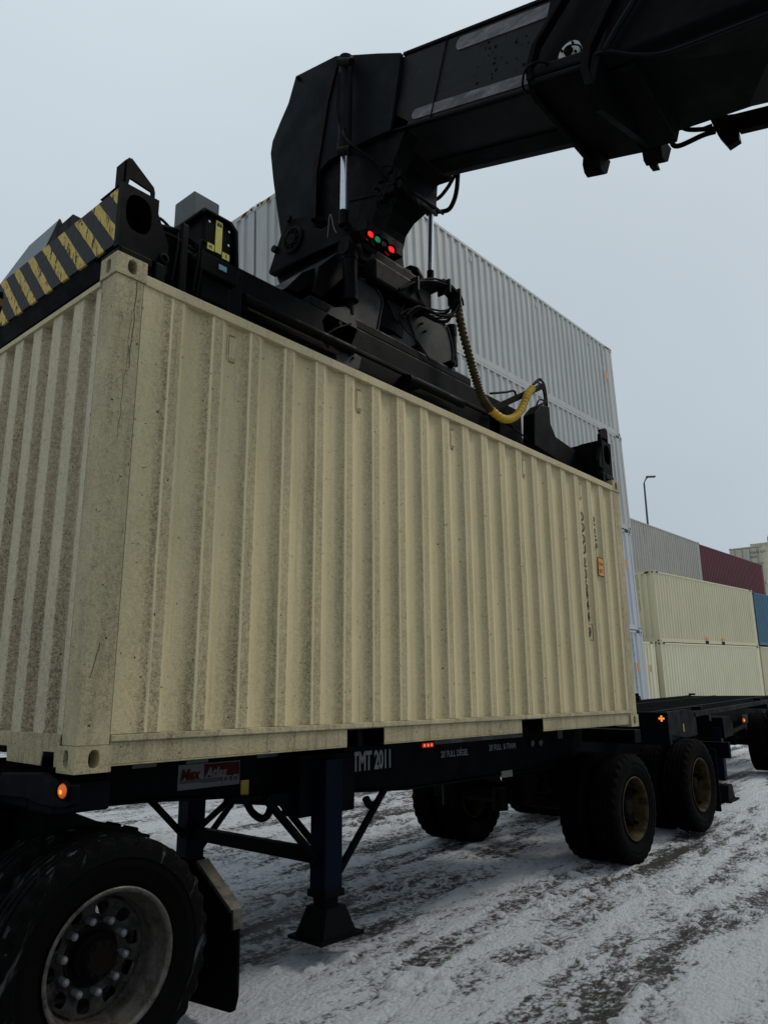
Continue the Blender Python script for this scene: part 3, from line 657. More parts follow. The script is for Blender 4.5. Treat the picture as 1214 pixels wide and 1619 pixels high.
# dents/scratches on post
random.seed(21)
def scratch(x0,z0,x1,z1,n,wd,jt=.006):
    r = MB(); P_ = []
    for k in range(n+1): t_ = k/n; P_.append((x0+(x1-x0)*t_+random.uniform(-jt,jt),.0065,z0+(z1-z0)*t_))
    r.tube(P_, wd, n=5, res=3, rfun=lambda t,i: wd*(.35+.65*abs(math.sin(i*1.7)))); return r
scratch(.128,H-.125,.118,H-.62,12,.0018).build('scratch', M['rubber'], mc)
scratch(.112,H-.30,.085,H-1.0,16,.0009,.005).build('scratch', M['rubber'], mc)
scratch(.045,.42,.082,.58,6,.0014,.002).build('scratch', M['rubber'], mc)
# ------------------------------------------------------------------ wheels
def tyre_mesh(R_=.515, rb=.295, w_=.26, snow=False, n=128):
    prof = [(rb,-w_*.40),(rb+.03,-w_*.46),(R_-.12,-w_*.52),(R_-.05,-w_*.505),(R_-.018,-w_*.47),(R_-.002,-w_*.42)]
    gr = [-.27,-.09,.09,.27]
    for g_ in gr:
        c_ = g_*w_; prof += [(R_,c_-.009),(R_-.014,c_-.006),(R_-.014,c_+.006),(R_,c_+.009)]
    prof += [(R_-.002,w_*.42),(R_-.018,w_*.47),(R_-.05,w_*.505),(R_-.085,w_*.530),(R_-.092,w_*.512),(R_-.12,w_*.52),(rb+.035,w_*.46),(rb,w_*.40)]
    k = len(prof)
    def rm(i, j, r, h):
        if (i//2)%2 and (j in (4,5,k-8,k-7)): return r-.012, h*.985
        return r, h
    mb = MB(); mb.lathe(prof, (0,0,0), (0,-1,0), n, rm)
    if snow: mb.m = [1 if 4 <= (q%(k-1)) <= k-6 else 0 for q in range(len(mb.f))]
    return mb
def mk_wheel(kind):
    """prototype meshes, outer face towards -Y, centre of outer tyre at origin"""
    out_ = {}
    ty = tyre_mesh(); out_['tyre'] = ty.mesh('tyre', M['tyre'])
    if kind == 'alu':
        ty = tyre_mesh(snow=True); out_['tyre'] = ty.mesh('tyre', [M['tyre'],M['snowtyre']])
        mb = MB(); mb.smooth = True
        mb.lathe([(.290,.112),(.306,.118),(.309,.124),(.300,.128),(.288,.122),(.282,.108),(.279,.070),(.262,.050),(.256,.0),(.252,-.045),(.235,-.062)], (0,0,0), (0,-1,0), 72)
        # disc with ten round hand holes
        mb.smooth = False; mb.cur = 1
        nh = 10
        for i in range(nh):
            t0 = 2*math.pi*i/nh; t1 = 2*math.pi*(i+1)/nh; tmp = MB(); tmp.holed((0,0,0),(1,0,0),(0,1,0),1,1,[(.5,.56,.24,.30)],.0,(0,0,1),tube=False,cap=False,nn=20)
            def mp(p): 
                rr = .145+p[1]*.095; tt = t0+(t1-t0)*p[0]; d_ = .062-.03*math.sin(p[1]*1.57)
                return (rr*math.sin(tt), d_, rr*math.cos(tt))
            mb.add([mp(v) for v in tmp.v], tmp.f)
        mb.lathe([(.147,-.062),(.125,-.058),(.12,-.05)], (0,0,0), (0,-1,0), 48)
        out_['rim'] = mb.mesh('rim', [M['alu'],M['rimdark']])
        hb = MB(); hb.lathe([(.0,.045),(.06,.045),(.078,.035),(.088,.0),(.098,-.008),(.10,-.05),(.13,-.056)], (0,0,0), (0,-1,0), 40)
        for i in range(10):
            t = 2*math.pi*(i+.5)/10; hb.cyl((.068*math.sin(t),-.032,.068*math.cos(t)),(.068*math.sin(t),-.052,.068*math.cos(t)),.008,n=8)
        out_['hub'] = hb.mesh('hub', M['hub'])
        nb = MB(); nb.cyl((0,.062,0),(0,.008,0),.016,n=12); nb.smooth = True; nb.lathe([(.0145,.0),(.012,.005),(.007,.009),(.0005,.0105)], (0,.008,0), (0,-1,0), 14); nb.smooth = False
        out_['nut'] = nb.mesh('nut_cover', M['nutcap'])
    else:
        mb = MB(); mb.smooth = True
        mb.lathe([(.290,.112),(.300,.118),(.302,.124),(.290,.126),(.280,.118),(.272,.09),(.268,.03),(.262,-.02),(.262,-.06),(.235,-.075)], (0,0,0), (0,-1,0), 60)
        out_['rim'] = mb.mesh('rim', M['rimcream'])
        hb = MB(); hb.lathe([(0,.065),(.05,.065),(.075,.055),(.085,.02),(.11,.0),(.125,-.05)], (0,0,0), (0,-1,0), 36)
        for i in range(5):
            t = 2*math.pi*(i+.3)/5; d = Vector((math.sin(t),0,math.cos(t)))
            hb.bar(d*.08+Vector((0,.03,0)), d*.262+Vector((0,.02,0)), .075, .06, (0,1,0))
            hb.cyl(d*.245+Vector((0,-.01,0)), d*.245+Vector((0,-.055,0)), .016, n=8)
        out_['hub'] = hb.mesh('hub', M['hub'])
    return out_
WH = {'alu': mk_wheel('alu'), 'steel': mk_wheel('steel')}
def wheel(parent, kind, x, y, z, side=-1, tw=0, mr=0):
    """dual-wheel member: part 'wheel' (the rim) > tyre, hub"""
    off = Vector(parent['_off']); ms = WH[kind]
    wo = bpy.data.objects.new('wheel', ms['rim']); S.collection.objects.link(wo); wo.parent = parent; wo.location = Vector((x,y,z))-off
    wo.rotation_euler = (0, tw, 0 if side < 0 else math.pi)
    for nm in ('tyre','hub'):
        c_ = bpy.data.objects.new(nm, ms[nm]); S.collection.objects.link(c_); c_.parent = wo
    if 'nut' in ms and side < 0:
        for i in range(10):
            t = 2*math.pi*i/10; c_ = bpy.data.objects.new('nut_cover', ms['nut']); S.collection.objects.link(c_); c_.parent = wo; c_.location = (.150*math.sin(t),0,.150*math.cos(t))
    return wo
def axle(parent, kind, x, zc, ynear=-.01, yfar=2.45):
    for y, sd in ((ynear+.14,-1),(ynear+.47,-1),(yfar-.14,1),(yfar-.47,1)):
        wheel(parent, kind, x, y, zc, sd, tw=random.random()*2+(.55 if y < .3 else 0))
    a = MB(); a.cyl((x,ynear+.3,zc),(x,yfar-.3,zc),.075,n=16); a.build('axle', M['blackoil'], parent)
# ------------------------------------------------------------------ lead trailer
tr = thing('container_trailer', 'dark navy chassis trailer under the cream container, number 2011 on its side', 'trailer', (3.0,1.22,-1.29))
CH = M['chassis']
BY = .68
def frame_side(y0, y1):
    r = MB(); r.prism([(-.15,0,-.035),(9.0,0,-.035),(9.0,0,-.20),(8.7,0,-.385),(3.06,0,-.375),(.80,0,-.232),(-.15,0,-.205)],1,y0,y1)
    r.prism([(-.15,0,-.2055),(.80,0,-.2325),(3.06,0,-.3755),(8.7,0,-.3855),(8.7,0,-.400),(3.06,0,-.390),(.80,0,-.247),(-.15,0,-.220)],1,y0-.06,y1+.06)
    return r
frame_side(BY,BY+.02).build('frame_beam', CH, tr); frame_side(W-BY-.02,W-BY).build('frame_beam', CH, tr)
for x in (.9,1.7,2.9,3.7,4.4,5.1,6.6,8.4):
    r = MB(); r.box(x,x+.08,BY+.021,W-BY-.021,-.20,-.06); r.build('crossmember', CH, tr)
for x in (6.0,):
    for ya_, yb_ in ((.03,BY-.061),(W-BY+.061,W-.03)):
        r = MB(); r.box(x,x+.16,ya_,yb_,-.17,-.035); r.build('bolster', CH, tr, bevel=.01)
# front bolster plate with curved foot
r = MB(); r.prism([(-0.100,0.509,-0.013),(-0.100,0.126,0.010),(0,.02,-.02),(0,-.02,-.05),(-0.060,-0.168,-0.021),(-0.060,-0.177,-0.101),(-0.060,-0.116,-0.121),(-0.060,0.092,-0.126),(-0.060,0.248,-0.109),(-0.060,0.576,-0.123)],0,-.09,-.05)
r.build('front_plate', CH, tr, bevel=.008)
r = MB(); r.box(-.05,.22,.06,.30,-.17,-.04); r.box(-.05,.35,.30,2.40,-.16,-.04); r.build('front_bolster', CH, tr, bevel=.01)
def lamp(parent, c, ax, r_, m, name='marker_lamp', n=24):
    c = Vector(c); ax = Vector(ax).normalized(); b = MB(); b.lathe([(r_*1.25,0),(r_*1.25,r_*.25),(r_*1.02,r_*.32),(r_*1.0,0)], c, ax, n); base = b.build(name+'_housing' if False else name, M['rubber'], parent)
    l = MB(); l.smooth = True; l.lathe([(r_*.99,r_*.1),(r_*.95,r_*.35),(r_*.7,r_*.55),(r_*.35,r_*.66),(.0005,r_*.7)], c, ax, n); l.build('lens', m, base)
    if m is M['amber']:
        k_ = MB(); k_.lathe([(r_*.30,r_*.62),(r_*.28,r_*.70),(.0005,r_*.73)], c+Vector((0,0,-r_*.12)), ax, 14); k_.build('bulb_glow', M['core'], base)
        k_ = MB(); k_.lathe([(r_*1.02,.0),(r_*1.18,.0),(r_*1.18,r_*.55),(r_*1.02,r_*.55)], c, ax, n); k_.build('rim_seal', M['rubber'], base)
    return base
lamp(tr, (-0.095,-0.122,-0.047), (-1,-.25,0), .032, M['amber'])
# sign with brand letters
def quad_frame(y): return (lambda x,z,d=0: (x,y-d,z))
r = MB(); sy_ = BY-.004
sx0, sx1 = 1.005, 1.462; dz_ = 0
za, zb = -.208, -.066
r.box(sx0,sx1,sy_,BY-.0005,za,zb); sg = r.build('nameplate', M['signwhite'], tr)
r = MB(); r.box(sx0+.185,sx1-.006,sy_-.003,sy_-.0005,-.150,-.072); r.build('red_panel', M['signred'], sg)
r = MB(); r.prism([(sx0+.01,0,-.172),(sx0+.16,0,-.172),(sx0+.17,0,-.180),(sx1-.006,0,-.180),(sx1-.006,0,-.156),(sx0+.01,0,-.156)],1,sy_-.003,sy_-.0005)
r.build('black_band', M['signblack'], sg)
r = MB(); put_text(r, 'Max', .080, (sx0+.014,sy_-.004,-.150), (1,0,0), (0,0,1), sx=.95, bold=.004, shear=.2); r.build('lettering', M['signred'], sg)
r = MB(); put_text(r, 'Atlas', .080, (sx0+.192,sy_-.005,-.150), (1,0,0), (0,0,1), sx=.95, bold=.003, shear=.2)
for q in (0,.075): r.lathe([(.016,.001),(.026,.001),(.026,0),(.016,0)], (sx1-.115+q,sy_-.006,-.170), (0,-1,0), 14)
r.build('lettering', M['signwhite'], sg)
r = MB(); a = (1.473,0.676,-0.189); r.box(a[0],a[0]+.062,.672,.6795,a[2]-.095,a[2]); r.build('yellow_label', M['signyellow'], tr)
r = MB(); put_text(r, 'TMT 2011', .185, (2.505,0.676,-0.210), (1,0,0), (0,0,1), sx=.56, bold=.006); r.build('lettering', M['lettergrey'], tr, label='large pale number painted on the frame')
r = MB(); put_text(r, "20' FULL DÉGEL", .072, (3.577,0.676,-0.184), (1,0,0), (0,0,1), sx=.80, bold=.0005); put_text(r, "20' FULL  B-TRAIN", .072, (4.303,0.676,-0.170), (1,0,0), (0,0,1), sx=.80, bold=.0005); r.build('lettering', M['lettergrey'], tr)
for i, (pa, pb, mm) in enumerate(((188,230,'reflgrey'),(300,338,'reflgrey'),(396,430,'reflgrey'),(640,652,'reflred'))): pass
RS = [(.70,.86,'reflgrey'),(1.06,1.22,'reflgrey'),(1.60,1.78,'reflgrey'),(3.32,3.42,'reflgrey'),(3.42,3.72,'reflred'),(3.72,3.90,'reflgrey'),(3.90,4.20,'reflred'),(4.20,4.38,'reflgrey'),(4.38,4.7,'reflred'),(4.7,4.9,'reflgrey')]
for a,b,mm in RS:
    r = MB(); r.box(a,b-.004,BY-.003,BY-.0005,-.075 if a > 2 else -.062,-.042); r.build('reflector_tape', M[mm], tr)
a = Vector((3.371,0.660,-0.072)); r = MB(); r.box(a.x-.10,a.x+.10,.655,.679,a.z-.05,a.z+.05); hs_ = r.build('side_lamp', M['rubber'], tr, bevel=.006)
r = MB(); r.box(a.x-.075,a.x+.075,.650,.655,a.z-.018,a.z+.018); r.build('lens', plain('red_lens',(.25,.02,.01),.3,emis=(1,.03,.01),es=.12), hs_)
for k in (-1,0,1):
    r = MB(); r.lathe([(.012,.0),(.009,.004),(.0005,.006)], (a.x+k*.048,.650,a.z), (0,-1,0), 12); r.build('led', M['redled'], hs_)
DQ = {(840, 1175): (5.044, 0.67, -0.141), (853, 1174): (5.203, 0.67, -0.143)}
for q in ((840,1175),(853,1174)):
    lamp(tr, DQ[q], (0,-1,0), .038, plain('fogged_lens',(.05,.05,.04),.4), 'dim_lamp')
r = MB(); a = (5.583,0.672,-0.124); r.box(a[0],a[0]+.10,.672,.6795,a[2],a[2]+.08); r.build('small_plate', M['reflgrey'], tr)
r = MB(); a = (4.133,0.450,-0.376); r.box(a[0],a[0]+.17,.44,.45,a[2],a[2]+.055); r.build('cream_label', plain('cream_label',(.12,.11,.07),.6), tr)
r = MB(); r.prism([(1.30,0,-.30),(2.02,0,-.402),(2.30,0,-.402),(2.30,0,-.29),(1.30,0,-.27)],1,.56,.62); r.build('gusset_plate', CH, tr)
r = MB(); r.box(1.82,2.34,.50,.679,-.44,-.05); r.build('landing_gear_bracket', CH, tr, bevel=.01)
r = MB(); r.box(1.82,2.34,W-.679,W-.50,-.44,-.05); r.build('landing_gear_bracket', CH, tr, bevel=.01)
for sy in (0,1):
    Y = (lambda a: a) if sy == 0 else (lambda a: W-a)
    y0, y1 = sorted((Y(.40),Y(.54)))
    r = MB(); r.box(1.955,2.115,y0,y1,-.90,-.08); lg = r.build('landing_leg', M['navy'], tr, bevel=.006)
    r = MB(); r.box(1.945,2.125,y0-.012,y1+.012,-.93,-.885); r.box(1.975,2.095,y0+.015,y1-.015,-1.06,-.93); r.build('inner_tube', M['black'], lg, bevel=.004)
    r = MB(); vs = [(1.955,y0-.02,-.985),(2.125,y0-.02,-.985),(2.125,y1+.02,-.985),(1.955,y1+.02,-.985),(1.89,y0-.055,-1.145),(2.19,y0-.055,-1.145),(2.19,y1+.055,-1.145),(1.89,y1+.055,-1.145)]
    r.add(vs,[(0,1,2,3),(4,5,6,7),(0,1,5,4),(1,2,6,5),(2,3,7,6),(3,0,4,7)]); r.box(1.85,2.235,y0-.085,y1+.085,-1.165,-1.146); r.build('foot', M['black'], lg)
    yc = Y(.47)
    r = MB(); r.cyl((2.10,yc,-.86),(2.62,yc,-.33),.026,n=12); r.build('diagonal_brace', CH, tr)
    r = MB(); r.cyl((1.97,yc,-.72),(1.50,yc,-.28),.026,n=12); r.build('diagonal_brace', CH, tr)
r = MB(); r.bar((2.03,.54,-.70),(2.03,W-.54,-.70),.07,.09); r.build('cross_brace', CH, tr, bevel=.004)
r = MB(); r.cyl((2.05,.56,-.66),(2.05,1.05,-.33),.024,n=10); r.build('diagonal_brace', CH, tr)
r = MB(); r.cyl((2.05,W-.56,-.66),(2.05,1.36,-.33),.024,n=10); r.build('diagonal_brace', CH, tr)
r = MB(); r.tube([(1.695,0.900,-0.335),(1.753,0.900,-0.425),(1.838,0.900,-0.478),(1.898,0.900,-0.461),(1.930,0.900,-0.383)],.026,n=8); r.build('air_hose', M['rubber'], tr)
r = MB(); r.tube([(2.724,0.750,-0.425),(2.759,0.750,-0.474),(2.795,0.750,-0.482)],.03,n=8); r.build('valve', M['rubber'], tr)
Z1, Z2 = -.775, -.715
axle(tr,'steel',5.84,Z1); axle(tr,'steel',7.70,Z2)
for y in (.75,1.69):
    r = MB(); r.box(5.2,8.1,y-.05,y+.05,-.47,-.405)
    for x in (5.775,7.5,6.64,5.0,8.3): r.box(x-.12,x+.12,y-.07,y+.07,-.70,-.41)
    r.bar((5.0,y,-.62),(5.775,y,-.72),.08,.06); r.bar((6.64,y,-.6),(7.5,y,-.66),.08,.06); r.build('suspension', M['blackoil'], tr)
r = MB(); r.cyl((5.05,1.0,-.62),(5.05,1.45,-.62),.10,n=16); r.cyl((4.8,.9,-.75),(4.8,.9,-.55),.075,n=12); r.cyl((4.8,1.5,-.75),(4.8,1.5,-.55),.075,n=12); r.build('brake_chamber', M['blackoil'], tr)
# fifth wheel coupling at the rear
r = MB(); r.cyl((7.7,1.22,-.10),(7.7,1.22,-.055),.46,n=32); r.box(7.5,8.5,.9,1.54,-.20,-.11); r.build('coupling_plate', M['blackoil'], tr)
for y0, y1 in ((.02,.62),(W-.62,W-.02)):
    r = MB(); r.box(8.32,8.335,y0,y1,-1.08,-.35); r.build('mudflap', M['rubber'], tr, bevel=.004)
r = MB(); r.box(8.88,8.95,.03,W-.03,-.50,-.30); rb = r.build('rear_bumper', CH, tr, bevel=.006)
lamp(tr, (8.938,0.300,-0.346), (-.2,-1,0), .038, plain('orange_reflector',(.45,.09,.01),.3,emis=(1,.15,.0),es=.12),'reflector')
lamp(tr, (9.045,0.300,-0.472), (-.2,-1,0), .022, M['redlit'],'tail_lamp')
# ------------------------------------------------------------------ second trailer, turned about eight degrees on its coupling
TH = R(5.2)
t2 = thing('container_trailer', 'empty dark chassis trailer with lattice deck coupled behind the first trailer', 'trailer', (7.48,1.30,-1.325), (0,R(-1.1),TH), world=False)
ZB = 1.25
r = MB(); r.box(-.60,-.50,-1.20,1.20,1.10,ZB+.205); r.prism([(-.5,0,1.20),(-.5,0,ZB+.205),(.30,0,ZB+.205),(.75,0,1.40),(.75,0,1.12),(.2,0,1.12)],1,-1.16,-1.14); r.prism([(-.5,0,1.20),(-.5,0,ZB+.205),(.30,0,ZB+.205),(.75,0,1.40),(.75,0,1.12),(.2,0,1.12)],1,1.14,1.16)
r.build('front_bolster', CH, t2, bevel=.008)
fr = [(.3,0,1.40),(9.5,0,1.40),(9.5,0,1.10),(3.0,0,1.02),(1.6,0,1.02),(.3,0,1.17)]
for y in (-.62,.56):
    r = MB(); r.prism(fr,1,y,y+.06); r.build('frame_beam', CH, t2)
for y in (-1.17,1.12):
    r = MB(); r.box(.7,9.5,y,y+.05,1.345,1.405); r.build('side_rail', M['black'], t2)
for k in range(30):
    r = MB(); r.box(.72+k*.29,.78+k*.29,-1.115,1.115,1.355,1.398); r.build('deck_crossbar', M['black'], t2)
for x in (1.2,5.3,9.3):
    r = MB(); r.box(x,x+.12,-1.21,1.21,1.27,1.344)
    for y in (-1.12,1.0): r.box(x,x+.12,y,y+.12,1.408,1.45)
    r.build('bolster', CH, t2)
r = MB(); r.cyl((5.36,1.06,1.45),(5.36,1.06,1.54),.045,n=12); r.box(5.2,5.5,1.03,1.09,1.45,1.49); r.build('twistlock', M['black'], t2)
for y in (-1.0,.9):
    r = MB(); r.box(2.65,2.79,y,y+.11,.36,1.10); lg = r.build('landing_leg', M['navy'], t2, bevel=.005)
    r = MB(); r.prism([(2.60,0,.30),(2.52,0,.10),(2.94,0,.10),(2.84,0,.30)],1,y-.04,y+.15); r.box(2.48,2.98,y-.09,y+.20,.08,.10); r.build('foot', M['black'], lg)
for ya_ in (-1.04,.63):
    r = MB(); r.box(2.7,3.3,ya_,ya_+.41,.95,1.24); r.build('landing_gear_bracket', CH, t2, bevel=.01)
for xx in (6.4,8.1):
    for y, sd in ((-1.16,-1),(-.83,-1),(1.08,1),(.76,1)): wheel(t2,'steel',xx,y,.64,sd,tw=random.random())
    a = MB(); a.cyl((xx,-.9,.64),(xx,.9,.64),.075,n=14); a.build('axle', M['blackoil'], t2)
for y in (-.5,.5):
    r = MB(); r.box(4.9,9.3,y-.05,y+.05,.85,1.08)
    for x in (5.7,6.6,7.45,8.3,9.0): r.box(x-.1,x+.1,y-.06,y+.06,.62,.9)
    r.build('suspension', M['blackoil'], t2)
r = MB(); r.bar((3.1,-.95,.97),(4.7,-.95,1.02),.04,.05); r.build('mudguard_rail', M['black'], t2)
def lamp_local(parent, c, ax, r_, m, name='marker_lamp'): return lamp(parent, c, ax, r_, m, name)
cl_ob = MB()
for dx, dz in ((0,0),(.022,0),(-.022,0),(0,.022),(0,-.022)): cl_ob.lathe([(.0125,0),(.009,.004),(.0005,.005)], (-.602,-1.13+dx,ZB+.135+dz), (-1,0,0), 10)
cl_ob.build('corner_lamp', M['amberlit'], t2)
r = MB(); r.box(.12,.16,-1.165,-1.161,1.20,1.29); r.build('yellow_label', M['signyellow'], t2)
r = MB(); r.box(3.35,3.75,-1.175,-1.16,1.12,1.25); bl = r.build('lamp_bracket', M['navy'], t2)
lamp(t2, (3.40,-1.178,1.17), (-.7,-1,0), .035, M['amber'])
for k in range(6):
    r = MB(); r.box(2.0+k*.75,2.16+k*.75,-.624,-.6205,1.30,1.37); r.build('reflector_tape', M['reflgrey'], t2)

# ------------------------------------------------------------------ tractor unit (its drive axle)
tk = thing('truck', 'black tractor unit pulling the trailer, silver dual wheel and mudflap in the near left corner', 'truck', (.24,1.22,-1.29))
axle_z = -.80
for y, sd in ((.105,-1),(.44,-1),(W-.105,1),(W-.44,1)): wheel(tk,'alu',.24,y,axle_z,sd,tw=.35+y)
r = MB(); r.cyl((.24,.3,axle_z),(.24,2.1,axle_z),.09,n=16); r.lathe([(.0,-.25),(.16,-.2),(.22,-.05),(.22,.05),(.16,.2),(0,.25)], (.24,1.22,axle_z), (1,0,0), 24); r.build('axle', M['blackoil'], tk)
for y in (.80,1.62):
    r = MB(); r.box(-3.2,.42,y-.04,y+.04,-.55,-.33); r.build('frame_rail', M['black'], tk)
# fifth wheel with sloping ramps
r = MB(); r.cyl((-.25,1.22,-.245),(-.25,1.22,-.223),.48,n=36); r.box(-.5,.1,.75,1.69,-.50,-.25); fw = r.build('fifth_wheel', M['blackoil'], tk)
for y0 in (.42,1.72):
    r = MB(); r.prism([(0.068,0.450,-0.155),(0.164,0.450,-0.185),(0.369,0.450,-0.273),(0.607,0.450,-0.348),(0.718,0.450,-0.419),(0.710,0.450,-0.465),(0.090,0.450,-0.375)],1,y0,y0+.3); r.build('ramp', M['black'], tk, bevel=.01)
BQ = {(112, 1281): (0.237, 0.45, -0.21), (186, 1305): (0.498, 0.45, -0.313), (213, 1311): (0.599, 0.45, -0.344), (231, 1322): (0.67, 0.45, -0.387)}
r = MB()
for q in ((112,1281),(186,1305),(213,1311),(231,1322)):
    a = BQ[q]; r.cyl((a[0],.43,a[2]),(a[0],.55,a[2]),.012,n=8)
r.build('bolt', M['black'], tk)
for yy in (0,1):
    Y = (lambda a: a) if yy == 0 else (lambda a: W-a)
    r = MB(); a, b = .953, .965
    pts = [(0,Y(.304),-.546),(0,Y(.006),-.732),(0,Y(-.002),-1.12),(0,Y(.02),-1.19),(0,Y(.05),-1.205),(0,Y(.60),-1.245),(0,Y(.60),-.546)]
    r.prism(pts,0,a,b); mf = r.build('mudflap', M['rubber'], tk)
    r = MB(); r.bar((.945,Y(.325),-.535),(.945,Y(.018),-.730),.075,.022,(0,.5,1)); r.bar((.945,Y(.012),-.722),(.945,Y(.004),-.815),.06,.018,(0,1,0)); r.build('bracket', M['alu'], mf, bevel=.003)
# ------------------------------------------------------------------ reach stacker: boom, head, spreader
rs = thing('reach_stacker', 'black container lift with telescopic boom and striped spreader gripping the cream container', 'reach stacker', (3.03,1.22,2.6))
BK, BO = M['black'], M['blackoil']
tb = math.atan(.29); AX = Vector((0,-math.cos(tb),-math.sin(tb))); NN = Vector((0,-math.sin(tb),math.cos(tb))); OB = Vector((0,.2,5.04))
def bx(r, x0,x1,s0,s1,n0,n1): c = OB+AX*(s0+s1)/2+NN*(n0+n1)/2; return r.obb((( x0+x1)/2,c.y,c.z),(1,0,0),AX,NN,(x1-x0)/2,(s1-s0)/2,(n1-n0)/2)
def bp(x,s,n): q = OB+AX*s+NN*n; return Vector((x,q.y,q.z))
r = MB(); bx(r,2.60,3.40,-.40,6,.045,.775); inner = r.build('inner_boom', M['boom'], rs, bevel=.02)
r = MB()
for n0,n1,s0 in ((.105,.20,.07),(.62,.735,.42)):
    pl = []
    for k in range(7):
        t = math.pi/2+math.pi*k/6; pl.append(bp(0,s0+.045+.045*math.cos(t),(n0+n1)/2+(n1-n0)/2*math.sin(t)))
    pl += [bp(0,1.5,n0),bp(0,1.5,n1)]
    r.prism(pl,0,2.593,2.601)
r.build('wear_strip', M['strip'], inner)
r = MB(); bx(r,2.59,3.41,-.2,1.5,.775,.80); bx(r,2.58,2.62,-.2,1.5,.04,.06); bx(r,3.1,3.3,-.1,1.5,.03,.045); r.build('edge_rail', BK, inner)
# outer boom: chamfered lower corners
def oprof(s_):
    a = -.10+.08*(s_-2.); b = -.03+.125*(s_-2.)
    return [(2.38,.98),(2.38,a+.05),(2.43,a),(3.39,b),(3.44,b+.05),(3.44,.98)]
r = MB(); k = 6; vs = [bp(x,s_,n) for s_ in (1.97,9.0) for x,n in [(x,min(n,.9)) for x,n in oprof(s_ if s_ < 3 else 5.2)]]
vs = [bp(x,s_,n) for s_ in (1.97,4.2,9.0) for x,n in oprof(min(s_,4.2))]
r.add(vs,[tuple(range(k)),tuple(range(3*k-1,2*k-1,-1))]+[(q*k+i,q*k+(i+1)%k,(q+1)*k+(i+1)%k,(q+1)*k+i) for q in (0,1) for i in range(k)]); ob_ = r.build('outer_boom', BK, rs, bevel=.015)
def collar(ln, th_):
    # ln: (s, n) line of the collar seen on the side, then it runs under the boom to the far side
    r = MB(); A = [bp(0,s,n) for s,n in ln]; B = [bp(0,s+th_,n) for s,n in ln]
    for x0,x1 in ((2.33,2.40),(3.40,3.47)): r.prism(A+B[::-1],0,x0,x1)
    s0, n0 = ln[0]
    pl = [(2.34,n0),(2.40,n0-.06),(2.50,n0-.08),(3.28,-.175),(3.34,-.225),(3.40,-.235),(3.45,-.20),(3.47,-.12),(3.46,-.02),(2.34,-.02)]
    c0 = [bp(x,s0+.002,n) for x,n in pl]; c1 = [bp(x,s0+th_,n) for x,n in pl]; q = len(pl)
    r.add(c0+c1,[tuple(range(q)),tuple(range(2*q-1,q-1,-1))]+[(i,(i+1)%q,q+(i+1)%q,q+i) for i in range(q)])
    lob = [(3.27,-.10),(3.29,-.19),(3.34,-.235),(3.40,-.245),(3.45,-.21),(3.46,-.10)]
    c0 = [bp(x,s0-.03,n) for x,n in lob]; c1 = [bp(x,s0+.12,n) for x,n in lob]; q = len(lob)
    r.add(c0+c1,[tuple(range(q)),tuple(range(2*q-1,q-1,-1))]+[(i,(i+1)%q,q+(i+1)%q,q+i) for i in range(q)])
    return r
collar([(1.43,-.08),(1.40,.02),(1.41,.19),(1.60,.54),(1.86,1.0)],.045).build('boom_collar', BK, rs, bevel=.006)
collar([(1.93,-.26),(1.86,-.12),(1.85,.02),(1.98,.42),(2.2,1.0)],.06).build('boom_collar', BK, rs, bevel=.006)
r = MB(); bx(r,2.345,3.42,1.45,1.86,-.12,-.062); bx(r,2.345,2.40,1.45,1.86,-.061,.03); r.build('collar_band', BO, rs, bevel=.02)
r = MB(); bx(r,2.46,3.42,1.40,2.0,-.055,1.0); r.build('boom_sleeve', BO, rs)
r = MB(); r.tube([(2.340,-1.664,4.457),(2.340,-1.758,4.420),(2.360,-1.904,4.315),(2.370,-2.076,4.219),(2.340,-2.329,4.132),(2.340,-2.686,4.064),(2.340,-2.953,4.010)],.012,n=8)
r.tube([(2.340,-1.730,4.444),(2.340,-1.826,4.555),(2.340,-1.944,4.673),(2.340,-2.037,4.780)],.022,n=8); r.build('edge_bead', M['boomgreen'], ob_)
r = MB(); vs = [bp(x,s,n) for s in (1.97,2.20) for x,n in ((2.46,-.13),(2.45,.0),(3.24,-.04),(3.24,-.21))]; r.add(vs,[(0,1,2,3),(4,5,6,7),(0,1,5,4),(1,2,6,5),(2,3,7,6),(3,0,4,7)]); r.build('wear_pad_housing', BK, rs, bevel=.012)
c = Vector((2.425,-1.462,4.647)); r = MB(); r.lathe([(.085,0),(.085,.03),(.078,.036),(.03,.036)], c, (-1,0,0), 28); fl = r.build('round_flange', M['dullwhite'], rs)
r = MB(); r.lathe([(.032,.03),(.032,.06),(.02,.07),(.0005,.07)], c, (-1,0,0), 16)
for k in range(4):
    t = k*math.pi/2+.6; q = c+Vector((-.036,.06*math.cos(t),.06*math.sin(t))); r.cyl(q,q+Vector((-.015,0,0)),.009,n=8)
r.build('bolt', M['rubber'], fl)
r = MB(); r.tube([(2.380,-1.489,4.554),(2.350,-1.463,4.653),(2.360,-1.551,4.618),(2.380,-1.565,4.505)],.006,n=6); r.tube([(2.400,-1.360,4.599),(2.300,-1.269,4.622),(2.320,-1.156,4.634),(2.340,-1.119,4.548),(2.450,-1.086,4.573)],.009,n=6); r.build('cable', M['rubber'], rs)
